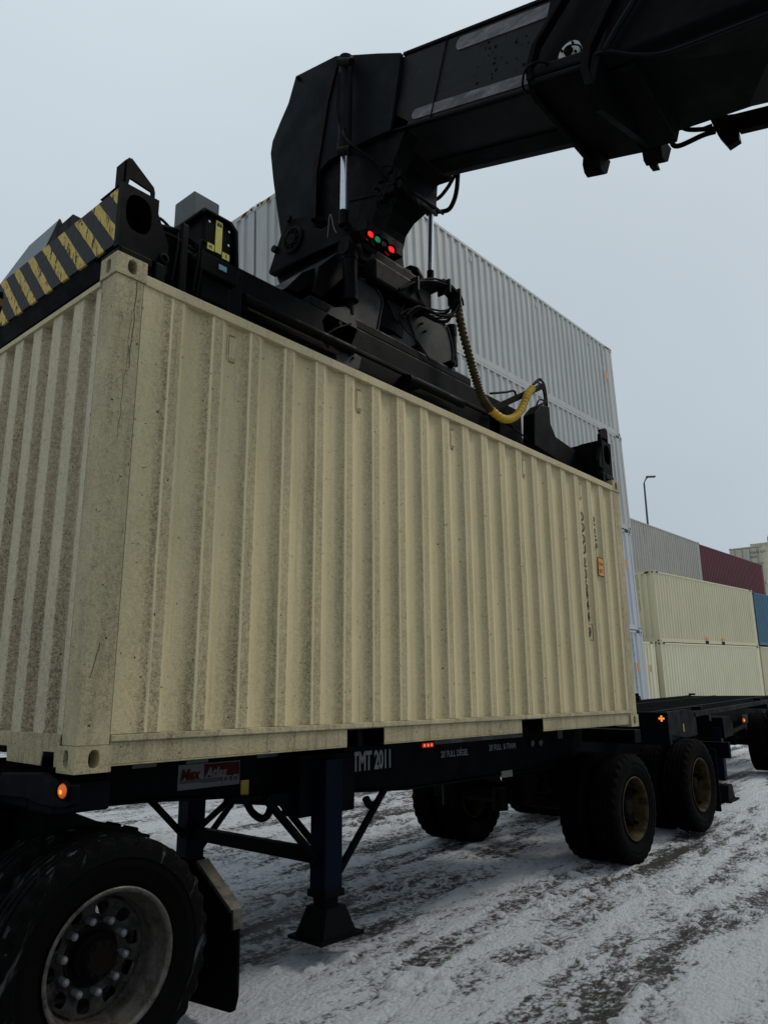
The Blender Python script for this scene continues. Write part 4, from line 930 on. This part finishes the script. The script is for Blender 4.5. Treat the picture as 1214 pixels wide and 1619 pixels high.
# top cylinders/pipe on the right underneath
r = MB()
r.prism([(3.700,-1.968,4.679),(3.700,-2.148,4.604),(3.700,-2.159,4.374),(3.700,-2.075,4.353),(3.700,-2.018,4.480)],0,3.70,3.76); r.prism([(3.700,-2.102,4.608),(3.700,-2.688,4.454),(3.700,-2.670,4.312),(3.700,-2.166,4.442)],0,3.69,3.75)
r.build('lift_cylinder_bracket', BO, rs)
r = MB(); r.tube([(3.700,-1.673,4.689),(3.700,-1.679,4.591),(3.700,-1.735,4.549),(3.700,-1.907,4.547),(3.700,-2.000,4.529)],.02,n=8); r.tube([(3.700,-1.662,4.677),(3.700,-1.750,4.699),(3.700,-1.865,4.616),(3.700,-1.983,4.596)],.014,n=8); r.tube([(3.700,-1.751,4.716),(3.700,-1.819,4.648),(3.700,-2.003,4.556)],.018,n=8); r.build('hydraulic_hose', M['rubber'], rs)
r = MB(); r.tube([bp(2.592,.30,n) for n in (.06,.25,.5,.77)],.006,n=6); r.build('weld_seam', BO, inner)
random.seed(5)
for k in range(34):
    s_, n_ = random.uniform(.62,1.3), random.uniform(.24,.60); q = bp(2.600,s_,n_); rr = random.choice((.003,.004,.006,.009,.014)); 
    r = MB(); r.lathe([(rr,0),(rr*.8,.003),(rr*.4,.006),(.0004,.007)], q, (-1,random.uniform(-.2,.2),0), 9, rmod=lambda i,j,a,h: (a*(1+.35*math.sin(i*2.1)),h)); r.build('grease_lump', BO, inner)
for q in ((1003,116),(1050,170),(1060,156),(1052,186),(990,120)):
    pass
# boom head side plates
near = [(2.570,1.545,6.445),(2.570,0.976,6.322),(2.570,0.432,5.997),(2.570,0.166,5.829),(2.570,0.198,5.616),(2.570,0.253,5.321),(2.570,0.299,5.101),(2.570,0.551,5.150),(2.570,0.841,5.187),(2.570,1.071,5.193),(2.570,1.180,5.146),(2.570,1.220,4.973),(2.570,1.248,4.681),(2.570,1.488,4.566),(2.570,1.700,4.658),(2.570,1.779,5.033),(2.570,1.851,5.394),(2.570,1.904,5.726),(2.570,1.880,5.856),(2.570,1.770,6.022),(2.570,1.650,6.181),(2.570,1.589,6.334)]
r = MB(); r.prism(near,0,2.55,2.59); hp = r.build('head_side_plate', M['boomgreen'], rs, bevel=.006)
far = [(0,a[1],a[2]) for a in near]
r = MB(); r.prism(far,0,3.41,3.45); r.build('head_side_plate', M['boomgreen'], rs, bevel=.006)
r = MB(); r.prism([(2.540,0.963,6.255),(2.540,0.912,6.244),(2.540,1.051,5.841),(2.540,1.129,5.427),(2.540,1.192,5.135),(2.540,1.199,4.643),(2.540,1.250,4.667),(2.540,1.236,5.171),(2.540,1.176,5.629),(2.540,1.070,5.997)],0,2.53,2.549); r.cyl((2.545,1.497,6.382),(2.530,1.480,6.361),.02,n=16); r.build('edge_bead', BO, hp)
# neck box between the plates
NK = [(3.400,0.820,5.977),(3.400,0.325,5.111),(3.400,0.424,5.077),(3.400,0.446,4.845),(3.400,0.584,4.841),(3.400,0.719,4.798),(3.400,0.824,4.705),(3.400,0.867,4.549),(3.400,0.847,4.333),(3.400,1.524,4.678),(3.400,1.910,5.534),(3.400,1.968,6.045),(3.400,1.724,6.406)]
r = MB(); r.prism(NK,0,2.78,3.40); r.build('head_neck', BO, rs, bevel=.01)
r = MB(); r.prism([(3.000,1.420,5.833),(3.000,0.497,5.505),(3.000,0.134,5.134),(3.000,0.669,4.146),(3.000,1.500,4.984),(3.000,1.693,5.444)],0,2.60,2.775); r.build('neck_web', BO, rs)
# big hinge pin and yoke
YK = [(2.500,1.780,4.281),(2.500,1.704,4.441),(2.500,1.619,4.609),(2.500,1.549,4.695),(2.500,1.434,4.717),(2.500,1.303,4.677),(2.500,1.181,4.568),(2.500,1.137,4.483),(2.500,1.054,4.433),(2.500,0.830,4.434),(2.500,0.760,4.389),(2.500,0.706,4.277),(2.500,0.705,4.190),(2.500,1.149,4.228),(2.500,1.760,4.253)]
r = MB(); r.prism(YK,0,2.47,2.55); yk = r.build('yoke_plate', BK, rs, bevel=.012)
r = MB(); r.prism([(0,a[1],a[2]) for a in YK],0,3.46,3.52); r.build('yoke_plate', BK, rs, bevel=.012)
c = Vector((2.470,1.429,4.478)); r = MB(); r.lathe([(.135,.0),(.135,.018),(.12,.025),(.105,.025),(.10,.016),(.06,.016),(.055,.035),(.0005,.035)], c, (-1,0,0), 40)
for k in range(8):
    t = k*math.pi/4; q = c+Vector((-.016,.08*math.cos(t),.08*math.sin(t))); r.cyl(q,q+Vector((-.02,0,0)),.012,n=8)
r.build('hinge_pin', M['worn'] if False else BK, rs)
for q in [(2.470,1.490,4.728),(2.470,0.731,4.298),(2.470,1.680,4.485)]:
    c = Vector(q); r = MB(); r.cyl(c,c+Vector((-.03,0,0)),.035,n=14); r.build('pin', BO, rs)
a = Vector((2.500,1.761,4.267)); b = Vector((2.500,0.705,4.190))
r = MB(); r.prism([a,(0,a.y-.05,a.z-.12),(0,b.y,b.z-.14),b,(0,b.y,b.z+.05),(0,a.y,a.z+.04)],0,2.551,3.459); r.build('rotator_housing', BO, rs, bevel=.02)
RC = Vector((3.03,1.22,0))
r = MB(); r.cyl((3.03,1.22,3.52),(3.03,1.22,3.86),.52,n=40); r.build('slewing_ring', BO, rs)
r = MB(); r.box(2.62,3.44,.55,1.95,3.80,4.02); r.build('rotator_frame', BO, rs, bevel=.03)
# head tilt cylinders
def hyd(parent, p0, p1, r0, frac, rr, name='hydraulic_cylinder', mb_=None):
    p0 = Vector(p0); p1 = Vector(p1); d = p1-p0; m_ = p0+d*frac; b = MB(); b.cyl(p0, m_, r0, n=24); b.cyl(m_-d.normalized()*.06, m_+d.normalized()*.02, r0*1.12, n=24); b.cyl(p0-d.normalized()*.03, p0+d.normalized()*.08, r0*1.1, n=24)
    o = b.build(name, M['boomgreen'] if mb_ is None else mb_, parent); c_ = MB(); c_.cyl(m_+d.normalized()*.02, p1, rr, n=20); c_.build('piston_rod', M['chrome'], o)
    e_ = MB(); u = d.normalized(); e_.cyl(p1-u*.11, p1+u*.03, rr*1.25, n=16); e_.build('rod_eye', BO, o); return o
hyd(rs, (2.440,0.730,6.018), (2.440,0.748,4.341), .062, .56, .034)
hyd(rs, (3.620,0.644,5.791), (3.620,0.707,4.272), .05, .50, .028)
r = MB(); r.cyl((2.420,0.727,6.029),(2.560,0.864,6.220),.05,n=16); r.cyl((2.380,0.761,5.987),(2.380,0.600,5.884),.035,n=10); r.cyl((2.380,0.735,5.015),(2.380,0.596,4.966),.04,n=12); r.build('cylinder_mount', BO, rs, bevel=.005)
# signal lamps
lb0 = Vector((2.620,0.674,4.310)); lb1 = Vector((3.280,0.809,4.453))
LX = (2.62+.0,); 
def lampdir(): return (-.55,-.8,-.1)
LP = [(584,372,'redlit'),(595,380,'green'),(605,387,'darklens'),(617,396,'redlit')]
LPY = .34
LQ = {(584, 372): (2.281, 0.3, 3.94), (595, 380): (2.366, 0.3, 3.935), (605, 387): (2.444, 0.3, 3.933), (617, 396): (2.54, 0.3, 3.926)}
ax_l = (-.3,-.95,0)
a = Vector((2.256,0.360,4.012)); b = Vector((2.719,0.360,4.012)); r = MB(); r.bar(a, b, .10, .12); r.prism([(2.145,0.340,3.913),(2.318,0.340,4.057),(2.310,0.340,3.972),(2.204,0.340,3.851)],1,LPY-.05,LPY+.05); lbx = r.build('signal_bar', BO, rs)
for x,y,mm in LP:
    r = MB(); r.smooth = True; c = LQ[(x,y)]; r.lathe([(.036,-.02),(.036,.005),(.030,.016),(.018,.023),(.0005,.026)], c, ax_l, 20); r.build('signal_lamp', M[mm], rs); h_ = MB(); h_.lathe([(.037,-.01),(.043,-.01),(.043,.03),(.038,.03)], c, ax_l, 20); h_.build('lamp_bezel', BO, rs)
# damping cylinders
hyd(rs, (2.388,0.620,3.977), (2.399,0.620,3.429), .062, .80, .024, 'damping_cylinder', BO)
r = MB(); c = Vector((2.387,0.620,3.989)); r.cyl(c+Vector((-.08,0,0)),c+Vector((.08,0,0)),.07,n=16); r.cyl(c+Vector((-.06,0,.02)),c+Vector((.06,0,.02)),.085,n=16); r.build('damper_eye', BO, rs)
hyd(rs, (4.009,0.750,3.927), (4.016,0.750,3.379), .05, .70, .022, 'damping_cylinder', BO)
hyd(rs, (4.041,1.900,5.043), (4.039,1.900,4.330), .06, .8, .024, 'damping_cylinder', BO)
# lower cradle plates under the rotator
def plate(pts, y, th, name='cradle_plate', m=None): r = MB(); r.prism(pts,1,y,y+th); return r.build(name, m or M['cradle'], rs, bevel=.008)
plate([(2.541,0.660,3.811),(2.687,0.660,3.839),(2.845,0.660,3.746),(2.810,0.660,3.530),(2.758,0.660,3.294),(2.621,0.660,3.261),(2.487,0.660,3.386),(2.455,0.660,3.595)], .66, .09)
plate([(2.616,0.700,3.989),(2.894,0.700,4.046),(3.106,0.700,4.025),(3.214,0.700,3.928),(3.211,0.700,3.785),(3.127,0.700,3.637),(3.047,0.700,3.668),(2.978,0.700,3.779),(2.875,0.700,3.880),(2.706,0.700,3.949)], .70, .08)
plate([(3.306,0.720,4.040),(3.430,0.720,4.026),(3.515,0.720,3.914),(3.850,0.720,3.911),(3.941,0.720,3.822),(3.986,0.720,3.632),(3.934,0.720,3.411),(3.825,0.720,3.309),(3.644,0.720,3.315),(3.531,0.720,3.459),(3.418,0.720,3.555),(3.327,0.720,3.695),(3.255,0.720,3.823)], .72, .10)
plate([(3.259,0.740,3.767),(3.370,0.740,3.680),(3.423,0.740,3.537),(3.253,0.740,3.431),(3.002,0.740,3.366),(2.899,0.740,3.347),(2.925,0.740,3.449),(3.119,0.740,3.534)], .74, .05)
plate([(2.047,0.600,3.204),(2.157,0.600,3.358),(2.332,0.600,3.441),(2.439,0.600,3.392),(2.470,0.600,3.266),(2.394,0.600,3.113),(2.204,0.600,3.077),(2.076,0.600,3.117)], .60, .06)
EB = (2.840,0.655,3.742); 
r = MB(); r.tube([(2.535,0.655,3.807),(2.681,0.655,3.834),(2.840,0.655,3.742),(2.804,0.655,3.526),(2.753,0.655,3.290)],.009,n=6,res=4); r.build('catchlight_trim', M['cradle'], rs)  # trim tubes added along the cradle plate edges to catch light
r = MB(); r.tube([(3.509,0.715,3.910),(3.843,0.715,3.907),(3.934,0.715,3.818),(3.979,0.715,3.628),(3.927,0.715,3.407)],.009,n=6,res=4); r.build('catchlight_trim', M['cradle'], rs)
r = MB(); r.tube([(2.610,0.695,3.984),(2.888,0.695,4.042),(3.100,0.695,4.020),(3.208,0.695,3.924),(3.205,0.695,3.781),(3.121,0.695,3.632)],.010,n=6,res=4); r.build('catchlight_trim', M['cradle'], rs)
for c_ in ((3.833,0.600,3.448),(2.252,0.600,3.251),(2.647,0.640,3.341),(3.653,0.680,3.372)):
    r = MB(); r.cyl(c_,(c_[0],c_[1]+.14,c_[2]),.038,n=18); r.cyl((c_[0],c_[1]-.012,c_[2]),c_,.022,n=8); r.build('pivot_pin', BO, rs, bevel=.003)
for c_ in ((2.252,0.520,2.971),(2.289,0.520,2.962),(2.325,0.520,2.953),(3.400,0.700,3.808),(3.456,0.700,3.751),(3.512,0.700,3.694)):
    r = MB(); r.cyl((c_[0],c_[1]-.02,c_[2]),(c_[0],c_[1]+.05,c_[2]),.013,n=6); r.build('bolt', M['cradle'], rs)
plate([(2.139,0.520,2.920),(2.281,0.520,3.014),(2.430,0.520,2.989),(2.400,0.520,2.879),(2.253,0.520,2.820),(2.140,0.520,2.846)], .52, .08, 'roller_bracket')
r = MB(); r.cyl((2.319,0.500,2.814),(2.530,0.500,2.811),.035,n=16); r.build('guide_roller', M['cradle'], rs)
plate([(2.411,0.740,4.057),(2.906,0.740,4.248),(3.365,0.740,4.288),(3.461,0.740,4.215),(3.265,0.740,4.063),(2.570,0.740,3.947),(2.192,0.740,3.515),(2.085,0.740,3.515),(2.151,0.740,3.786)], .74, .6, 'cradle_arch', BO)
plate([(2.017,0.800,3.692),(2.633,0.800,4.157),(3.540,0.800,4.363),(3.517,0.800,4.257),(2.633,0.800,4.031),(1.967,0.800,3.488),(1.846,0.800,3.475)], .80, .8, 'cradle_arch', BO)
plate([(1.837,1.000,3.565),(2.150,1.000,3.536),(3.576,1.000,3.847),(4.412,1.000,3.536),(2.849,1.000,3.137),(1.681,1.000,3.398)], 1.0, .5, 'cradle_base', BO)
plate([(2.853,0.700,3.318),(3.582,0.700,3.419),(3.291,0.700,3.206),(2.852,0.700,3.168)], .70, .5, 'cradle_base', BO)
r = MB(); r.prism([(0,.62,3.30),(0,.62,3.40),(0,1.85,3.40),(0,1.85,3.30)],0,1.95,4.15); r.build('sideshift_table', BO, rs, bevel=.02)
r = MB(); r.prism([(3.500,0.848,4.378),(3.500,0.756,4.225),(3.500,0.933,4.135),(3.500,1.618,4.613),(3.500,1.619,4.913),(3.500,1.261,4.733)],0,2.7,3.5); r.build('rotator_skirt', BO, rs, bevel=.01)
# spreader main beams
def xb(x0,x1,y0,y1,z0,z1,name,m=BO,bv=.01): r = MB(); r.box(x0,x1,y0,y1,z0,z1); return r.build(name, m, rs, bevel=bv)
for ya in (.60,1.40): xb(1.0,5.05,ya,ya+.44,2.88,3.295,'spreader_beam')
for ya in (.55,1.45): xb(1.25,4.75,ya-.03,ya,3.02,3.06,'guide_rail',BK); 
xb(1.3,2.3,.545,.585,2.99,3.015,'guide_rail',M['worn']); xb(3.0,3.8,.545,.585,2.985,3.01,'guide_rail',M['worn'])
for ya in (.72,1.5): xb(.16,5.9,ya,ya+.22,2.82,3.08,'telescopic_arm')
xb(3.0,3.16,.50,.60,2.94,3.04,'roller_block',BK)
r = MB(); r.cyl((2.95,.46,2.96),(3.75,.46,2.96),.038,n=16); r.build('guide_rod', BO, rs)
r = MB(); r.cyl((3.02,.4595,2.965),(3.5,.4595,2.965),.0385,n=16); r.build('guide_rod', M['boomgreen'], rs)
r = MB(); r.cyl((1.2,.50,3.00),(2.3,.50,3.00),.04,n=16); r.build('guide_rod', BO, rs)
# end beams
def end_beam(x0, s):
    X = lambda a: x0+s*a
    r = MB(); u = (0,1,0)
    # striped outer face with two oval holes
    y0, y1 = .10, W-.10; z0, z1 = 2.685, 3.03
    r.holed((X(0),y0,z0),(0,1,0),(0,0,1),y1-y0,z1-z0,[(1.50-.0,.18,.085,.10)],.12,(s,0,0))
    for q in (((X(0),y0,z0),(X(.2),y0,z0),(X(.2),y1,z0),(X(0),y1,z0)),((X(0),y0,z1),(X(.2),y0,z1),(X(.2),y1,z1),(X(0),y1,z1)),((X(.2),y0,z0),(X(.2),y0,z1),(X(.2),y1,z1),(X(.2),y1,z0))): r.add(q,[(0,1,2,3)])
    eb = r.build('end_beam', M['tape'], rs)
    r = MB(); r.prism([(X(.012),0,2.684),(X(.06),0,2.60),(X(.24),0,2.60),(X(.24),0,3.03),(X(.201),0,3.03),(X(.201),0,2.684)],1,.16,W-.16); r.build('beam_underside', BO, eb)
    for sy in (0,1):
        Y = (lambda a: a) if sy == 0 else (lambda a: W-a); dv = (0,1,0) if sy == 0 else (0,-1,0)
        r = MB(); o = Vector((X(-.004),Y(.055),2.66))
        r.holed(o,(s,0,0),(0,0,1),.225,.385,[(.108,.235,.078,.112)],.16,dv)
        for q in (((X(-.004),Y(.055),2.66),(X(-.004),Y(.055),3.045),(X(-.004),Y(.098),3.045),(X(-.004),Y(.098),2.66)),((X(-.004),Y(.055),3.045),(X(.221),Y(.055),3.045),(X(.221),Y(.30),3.045),(X(-.004),Y(.30),3.045)),((X(.221),Y(.055),2.66),(X(.221),Y(.055),3.045),(X(.221),Y(.32),3.045),(X(.221),Y(.32),2.66)),((X(-.004),Y(.055),2.66),(X(.221),Y(.055),2.66),(X(.221),Y(.3),2.66),(X(-.004),Y(.3),2.66))): r.add(q,[(0,1,2,3)])
        y0, y1 = sorted((Y(.06),Y(.10))); r.prism([(X(.221),0,2.97),(X(.30),0,2.80),(X(.30),0,2.62),(X(.221),0,2.60)],1,y0,y1)
        hb = r.build('end_block', BK, eb)
        r = MB(); y0, y1 = sorted((Y(.04),Y(.24))); r.box(*sorted((X(.0),X(.20))),y0,y1,2.602,2.659); r.box(*sorted((X(.215),X(.28))),*sorted((Y(.04),Y(.09))),2.54,2.66); r.build('twistlock_housing', BO, eb, bevel=.012)
        # lifting eye on top: folded plate with a gap under it
        r = MB(); y0, y1 = sorted((Y(.07),Y(.085)))
        r.prism([(X(.02),0,3.046),(X(.02),0,3.20),(X(.045),0,3.225),(X(.19),0,3.12),(X(.20),0,3.09),(X(.20),0,3.046),(X(.188),0,3.046),(X(.180),0,3.085),(X(.045),0,3.10),(X(.034),0,3.046)],1,y0,y1)
        y0, y1 = sorted((Y(.0855),Y(.17))); r.prism([(X(.012),0,3.046),(X(.012),0,3.20),(X(.04),0,3.236),(X(.05),0,3.228),(X(.026),0,3.195),(X(.026),0,3.046)],1,y0,y1); r.prism([(X(.045),0,3.225),(X(.045),0,3.232),(X(.195),0,3.125),(X(.205),0,3.05),(X(.198),0,3.05),(X(.19),0,3.12)],1,*sorted((Y(.0855),Y(.11))))
        r.build('corner_guide', BK, eb)
        c = MB(); yc = Y(.06); c.lathe([(.03,0),(.03,.02),(.018,.022),(.018,.0)], (X(.27),yc,2.70), (0,-1 if sy == 0 else 1,0), 16); c.build('lifting_eye', BO, eb)
    return eb
end_beam(.03,1); end_beam(L-.03,-1)
# low link from main beam to the far end beam
r = MB(); r.prism([(4.872,0.390,3.162),(5.016,0.390,3.295),(5.207,0.390,3.329),(5.212,0.390,3.136),(5.308,0.390,3.017),(5.776,0.390,2.965),(6.445,0.390,3.197),(6.385,0.390,2.823),(5.669,0.390,2.719),(4.837,0.390,2.807)],1,.34,.48); r.build('end_bracket', BK, rs, bevel=.01)
r = MB(); r.prism([(.30,0,2.98),(.60,0,3.05),(1.1,0,3.10),(1.1,0,2.72),(.26,0,2.72)],1,.38,.52); r.build('end_bracket', BK, rs, bevel=.01)
r = MB()
for k in range(9):
    y = .25+.03*(k%3); x = .33+.05*k; r.tube([(x,y,2.72),(x+.02,y-.01,2.95),(x+.05,y+.02,3.10-.02*(k%2)),(x+.18,y+.05,3.08)],.009,n=6)
r.tube([(.28,.3,3.02),(.4,.28,3.06),(.55,.3,3.10),(.7,.32,3.05)],.014,n=6); r.tube([(.26,.3,2.98),(.45,.25,3.01),(.65,.27,3.0)],.012,n=6); r.build('cable_bundle', M['rubber'], rs)
r = MB(); r.box(.36,.60,.30,.55,2.72,3.10); r.box(.52,.58,.24,.30,2.66,3.14); r.build('valve_block', BO, rs, bevel=.015)
# control box with yellow label and grey box on top
a = .30
r = MB(); r.box(.70,.93,.28,.52,3.04,3.31); cb = r.build('control_box', M['rubber'], rs, bevel=.02)
r = MB(); r.prism([(.66,0,3.30),(.69,0,3.335),(.90,0,3.335),(.955,0,3.29),(.975,0,3.00),(.95,0,2.99),(.93,0,3.27),(.88,0,3.312),(.70,0,3.312),(.67,0,3.28)],1,.255,.55); r.box(.68,.97,.26,.54,2.90,3.03); r.box(.72,.94,.30,.52,2.74,2.90); r.build('box_guard', BO, cb, bevel=.008)
r = MB(); r.box(.792,.842,.274,.2795,3.075,3.30); r.box(.735,.785,.274,.2795,3.07,3.115); r.box(.85,.905,.274,.2795,3.055,3.10); r.build('yellow_label', M['labelyellow'], cb)
r = MB(); r.add([(.798,.2735,3.265),(.836,.2735,3.265),(.836,.2735,3.28),(.798,.2735,3.28)],[(0,1,2,3)]); put_text(r,'N',.04,(.803,.273,3.262),(1,0,0),(0,0,1),bold=.002); put_text(r,'45',.03,(.742,.273,3.082),(1,0,0),(0,0,1),bold=.001); put_text(r,'1',.035,(.87,.273,3.066),(1,0,0),(0,0,1),bold=.002); r.build('lettering', M['signblack'], cb)
r = MB(); r.box(.815,.875,.2545,.2595,2.955,2.99); r.build('blue_label', M['labelblue'], cb)
r = MB()
for q in ((.745,3.27),(.90,3.27),(.90,3.17)): r.lathe([(.009,.0),(.0005,.004)],(q[0],.279,q[1]),(0,-1,0),10)
r.build('screw', M['chrome'], cb)
r = MB(); r.box(.70,.90,.40,.62,3.345,3.53); r.build('grey_box', M['greybox'], rs, bevel=.008)
r = MB(); r.box(.70,.72,.41,.61,3.30,3.345); r.box(.88,.90,.41,.61,3.30,3.345); r.build('box_mount', BO, rs)
# tilted grey guard plate seen over the left end beam
r = MB(); r.prism([(0.500,1.889,3.899),(0.500,2.398,3.889),(0.500,2.918,3.738),(0.500,3.637,3.448),(0.500,2.485,2.962),(0.500,2.029,3.529),(0.500,2.070,3.726)],0,.5,.512); r.build('guard_plate', M['greyplate'], rs)
r = MB(); r.prism([(0.490,1.866,3.883),(0.490,1.812,3.810),(0.490,1.638,3.816),(0.490,1.509,3.725),(0.490,1.480,3.556),(0.490,2.005,3.514),(0.490,2.048,3.723)],0,.485,.498); r.build('plate_bracket', BO, rs)
xb(.22,.55,1.5,2.2,2.85,3.25,'gearbox',BO,.02)
# hoses
HP = [(3.836,0.550,4.078),(3.807,0.480,3.758),(3.830,0.420,3.450),(3.864,0.380,3.223),(3.930,0.360,3.059),(4.064,0.360,2.971),(4.317,0.380,2.956),(4.556,0.400,3.041),(4.763,0.420,3.208),(4.916,0.440,3.400),(5.068,0.460,3.532)]
wav = lambda t, i: .036+.006*(1 if (i//2)%2 else -1)
r = MB(); r.tube(HP[:6],.03,n=12,res=26,rfun=wav); r.build('spiral_hose', M['dirtyhose'], rs)
r = MB(); r.tube(HP[5:],.03,n=12,res=16,rfun=wav); r.build('spiral_hose', M['yellowhose'], rs)
r = MB(); random.seed(3)
def J(s): return random.uniform(-s,s)
for k in range(7):
    r.tube([(5.068+J(0.044),.46,3.532+J(0.058)),(5.314+J(0.046),.5,3.665+J(0.076)),(5.432+J(0.047),.5,3.596+J(0.094)),(5.354+J(0.091),.5,3.401+J(0.091)),(5.160+J(0.115),.5,3.235+J(0.115))],.010,n=6)
for k in range(7):
    zz = 3.02-k*.05; r.tube([(4.924,.5,zz+J(.015)),(5.221,.46,zz-.05),(5.478,.5,zz+J(.015)),(5.334,.54,zz+.03)],.009,n=6)
r.bar((4.363,0.550,3.106),(5.384,0.500,3.672),.06,.06); r.tube([(4.297,0.500,3.248),(4.598,0.500,3.355),(4.751,0.500,3.416),(4.785,0.500,3.377)],.012,n=6); r.build('hose_coil', M['rubber'], rs)
r = MB(); r.box(4.40,4.62,.60,.80,2.80,3.2); r.box(4.15,4.7,.62,.9,2.80,3.05); r.build('valve_block', BO, rs, bevel=.02)
HB = [(2.960,0.580,3.827),(3.154,0.560,3.966),(3.377,0.540,4.074),(3.590,0.520,4.119),(3.725,0.500,4.067),(3.762,0.500,3.975)]
HB2 = [(3.764,0.500,4.016),(3.702,0.520,3.884),(3.544,0.540,3.809),(3.375,0.560,3.787),(3.211,0.580,3.754),(3.088,0.600,3.649)]
for k in range(16):
    o_ = (random.uniform(-.05,.05),random.uniform(-.06,.06),random.uniform(-.055,.045)); r = MB()
    P_ = [(a+o_[0]+J(.012),b+o_[1],c+o_[2]*(.5+.5*math.sin(q*1.1))+J(.008)) for q,(a,b,c) in enumerate(HB if k < 10 else HB2)]
    r.tube(P_, random.choice((.008,.010,.013)), n=7); r.build('hydraulic_hose', M['rubber'], rs)
for q in (HB[1],HB[3],HB[4]):
    r = MB(); c = Vector(q); r.obb(c,(1,0,.1),(0,1,0),(0,0,1),.012,.075,.07); r.build('hose_clamp', M['cradle'], rs, bevel=.004)
r = MB()
for k in range(5):
    y0 = .55+J(.06); r.tube([(a+J(.02),b+J(.03),c+J(.02)) for a,b,c in (HB[0],HB[2],HB[4],HB2[1],HB2[3],HB[1])],.006,n=6)
r.prism([(3.397,0.600,4.086),(3.558,0.600,4.197),(3.681,0.600,4.209),(3.575,0.600,4.096)],1,.5,.7); r.build('hose_coil', M['rubber'], rs, label='black hoses looping back beside the rotator')
r = MB()
r.tube([(2.400,0.718,5.281),(2.360,0.662,5.126),(2.360,0.546,4.953),(2.450,0.443,4.838),(2.500,0.393,4.766),(2.550,0.337,4.653),(2.600,0.287,4.581)],.013,n=8)
r.tube([(2.370,0.709,5.008),(2.360,0.622,4.975),(2.450,0.480,4.845),(2.500,0.415,4.739),(2.550,0.366,4.636),(2.600,0.323,4.580)],.013,n=8)
r.tube([(2.380,0.768,5.873),(2.380,0.773,5.636),(2.380,0.779,5.471),(2.380,0.737,5.279),(2.400,0.677,5.159)],.008,n=6); r.tube([(2.380,0.743,5.858),(2.380,0.749,5.622),(2.380,0.747,5.418),(2.380,0.682,5.215)],.008,n=6)
r.tube([(2.600,0.267,4.552),(2.700,0.196,4.480),(3.100,0.353,4.676),(3.500,0.522,4.864)],.016,n=8); r.tube([(2.600,0.238,4.557),(2.800,0.240,4.587),(3.100,0.331,4.711),(3.500,0.446,4.843)],.014,n=8)
r.tube([(3.500,0.688,5.098),(3.500,0.517,5.037),(3.500,0.400,5.086),(3.500,0.314,5.170),(3.500,0.267,5.230)],.018,n=8); r.tube([(3.500,0.521,4.898),(3.500,0.385,4.856),(3.500,0.315,4.919),(3.500,0.274,5.038),(3.500,0.253,5.222)],.022,n=8)
r.tube([(2.600,0.468,4.620),(2.600,0.498,4.477),(2.600,0.448,4.360),(2.600,0.369,4.336),(2.600,0.346,4.436),(2.600,0.381,4.546)],.009,n=6)
r.tube([(2.600,0.826,4.679),(2.600,0.617,4.617),(2.600,0.432,4.571)],.010,n=6); r.tube([(2.600,0.467,4.715),(2.600,0.422,4.820),(2.600,0.306,4.773),(2.600,0.209,4.617)],.006,n=6)
r.tube([(2.600,0.182,4.572),(2.700,0.195,4.542),(2.750,0.181,4.469),(3.000,0.335,4.613)],.005,n=6); r.build('hydraulic_hose', M['rubber'], rs)
r = MB(); random.seed(9)
for k in range(16):
    c = Vector((2.6,0.309+J(0.111),4.592+J(0.103))); r.obb(c+Vector((-.02,0,0)),(1,J(.5),J(.5)),(J(.4),1,0),(0,0,1),.035,.022+abs(J(.02)),.022+abs(J(.02)))
for k in range(10): a = Vector((2.62,0.383+J(0.095),4.590+J(0.111))); r.cyl(a+Vector((-.08,0,0)),a,.016,n=8)
r.build('hose_manifold', M['blackoil'], rs, bevel=.004)
r = MB(); r.tube([(2.440,0.943,4.283),(2.440,0.922,4.484),(2.440,0.898,4.472),(2.440,0.865,4.343),(2.440,0.833,4.278)],.0035,n=5); r.build('wire', M['worn'], rs)
r = MB(); r.tube([(2.333,0.550,3.265),(2.102,0.500,3.115),(1.980,0.500,2.989),(2.035,0.500,2.930)],.008,n=6); r.tube([(3.090,0.600,3.776),(3.016,0.600,3.621),(3.085,0.600,3.523),(3.265,0.600,3.466),(3.450,0.600,3.342)],.007,n=6); r.tube([(4.570,0.500,3.002),(4.614,0.420,2.927),(4.737,0.400,2.886),(4.821,0.400,2.853)],.009,n=6); r.build('cable', M['rubber'], rs)

# ------------------------------------------------------------------ lamp posts far behind
def lamp_post(label, base, h, arm, r0):
    t = thing('street_lamp', label, 'street lamp', base, None, 'lamp posts beyond the container rows', world=False)
    r = MB(); r.cyl((0,0,0),(0,0,h),r0,r0*.55,n=12); r.build('pole', M['pole'], t)
    r = MB(); r.tube([(0,0,h),(arm[0]*.4,arm[1]*.4,h+.3),(arm[0],arm[1],h+.5)],r0*.4,n=8); r.build('arm', M['pole'], t)
    d = Vector((arm[0],arm[1],0)).normalized(); r = MB(); r.obb((arm[0]+d.x*.25,arm[1]+d.y*.25,h+.55),d,(-d.y,d.x,0),(0,0,1),.38,.15,.06); r.build('lamp_head', M['pole'], t, bevel=.03)
lamp_post('tall street lamp rising above the weathered grey container', (57.78,20,-.1), 17.17, (.18,-.26), .13)
lamp_post('street lamp at the right edge above the beige containers', (93.79,20,-.1), 18.01, (.18,-.26), .13)
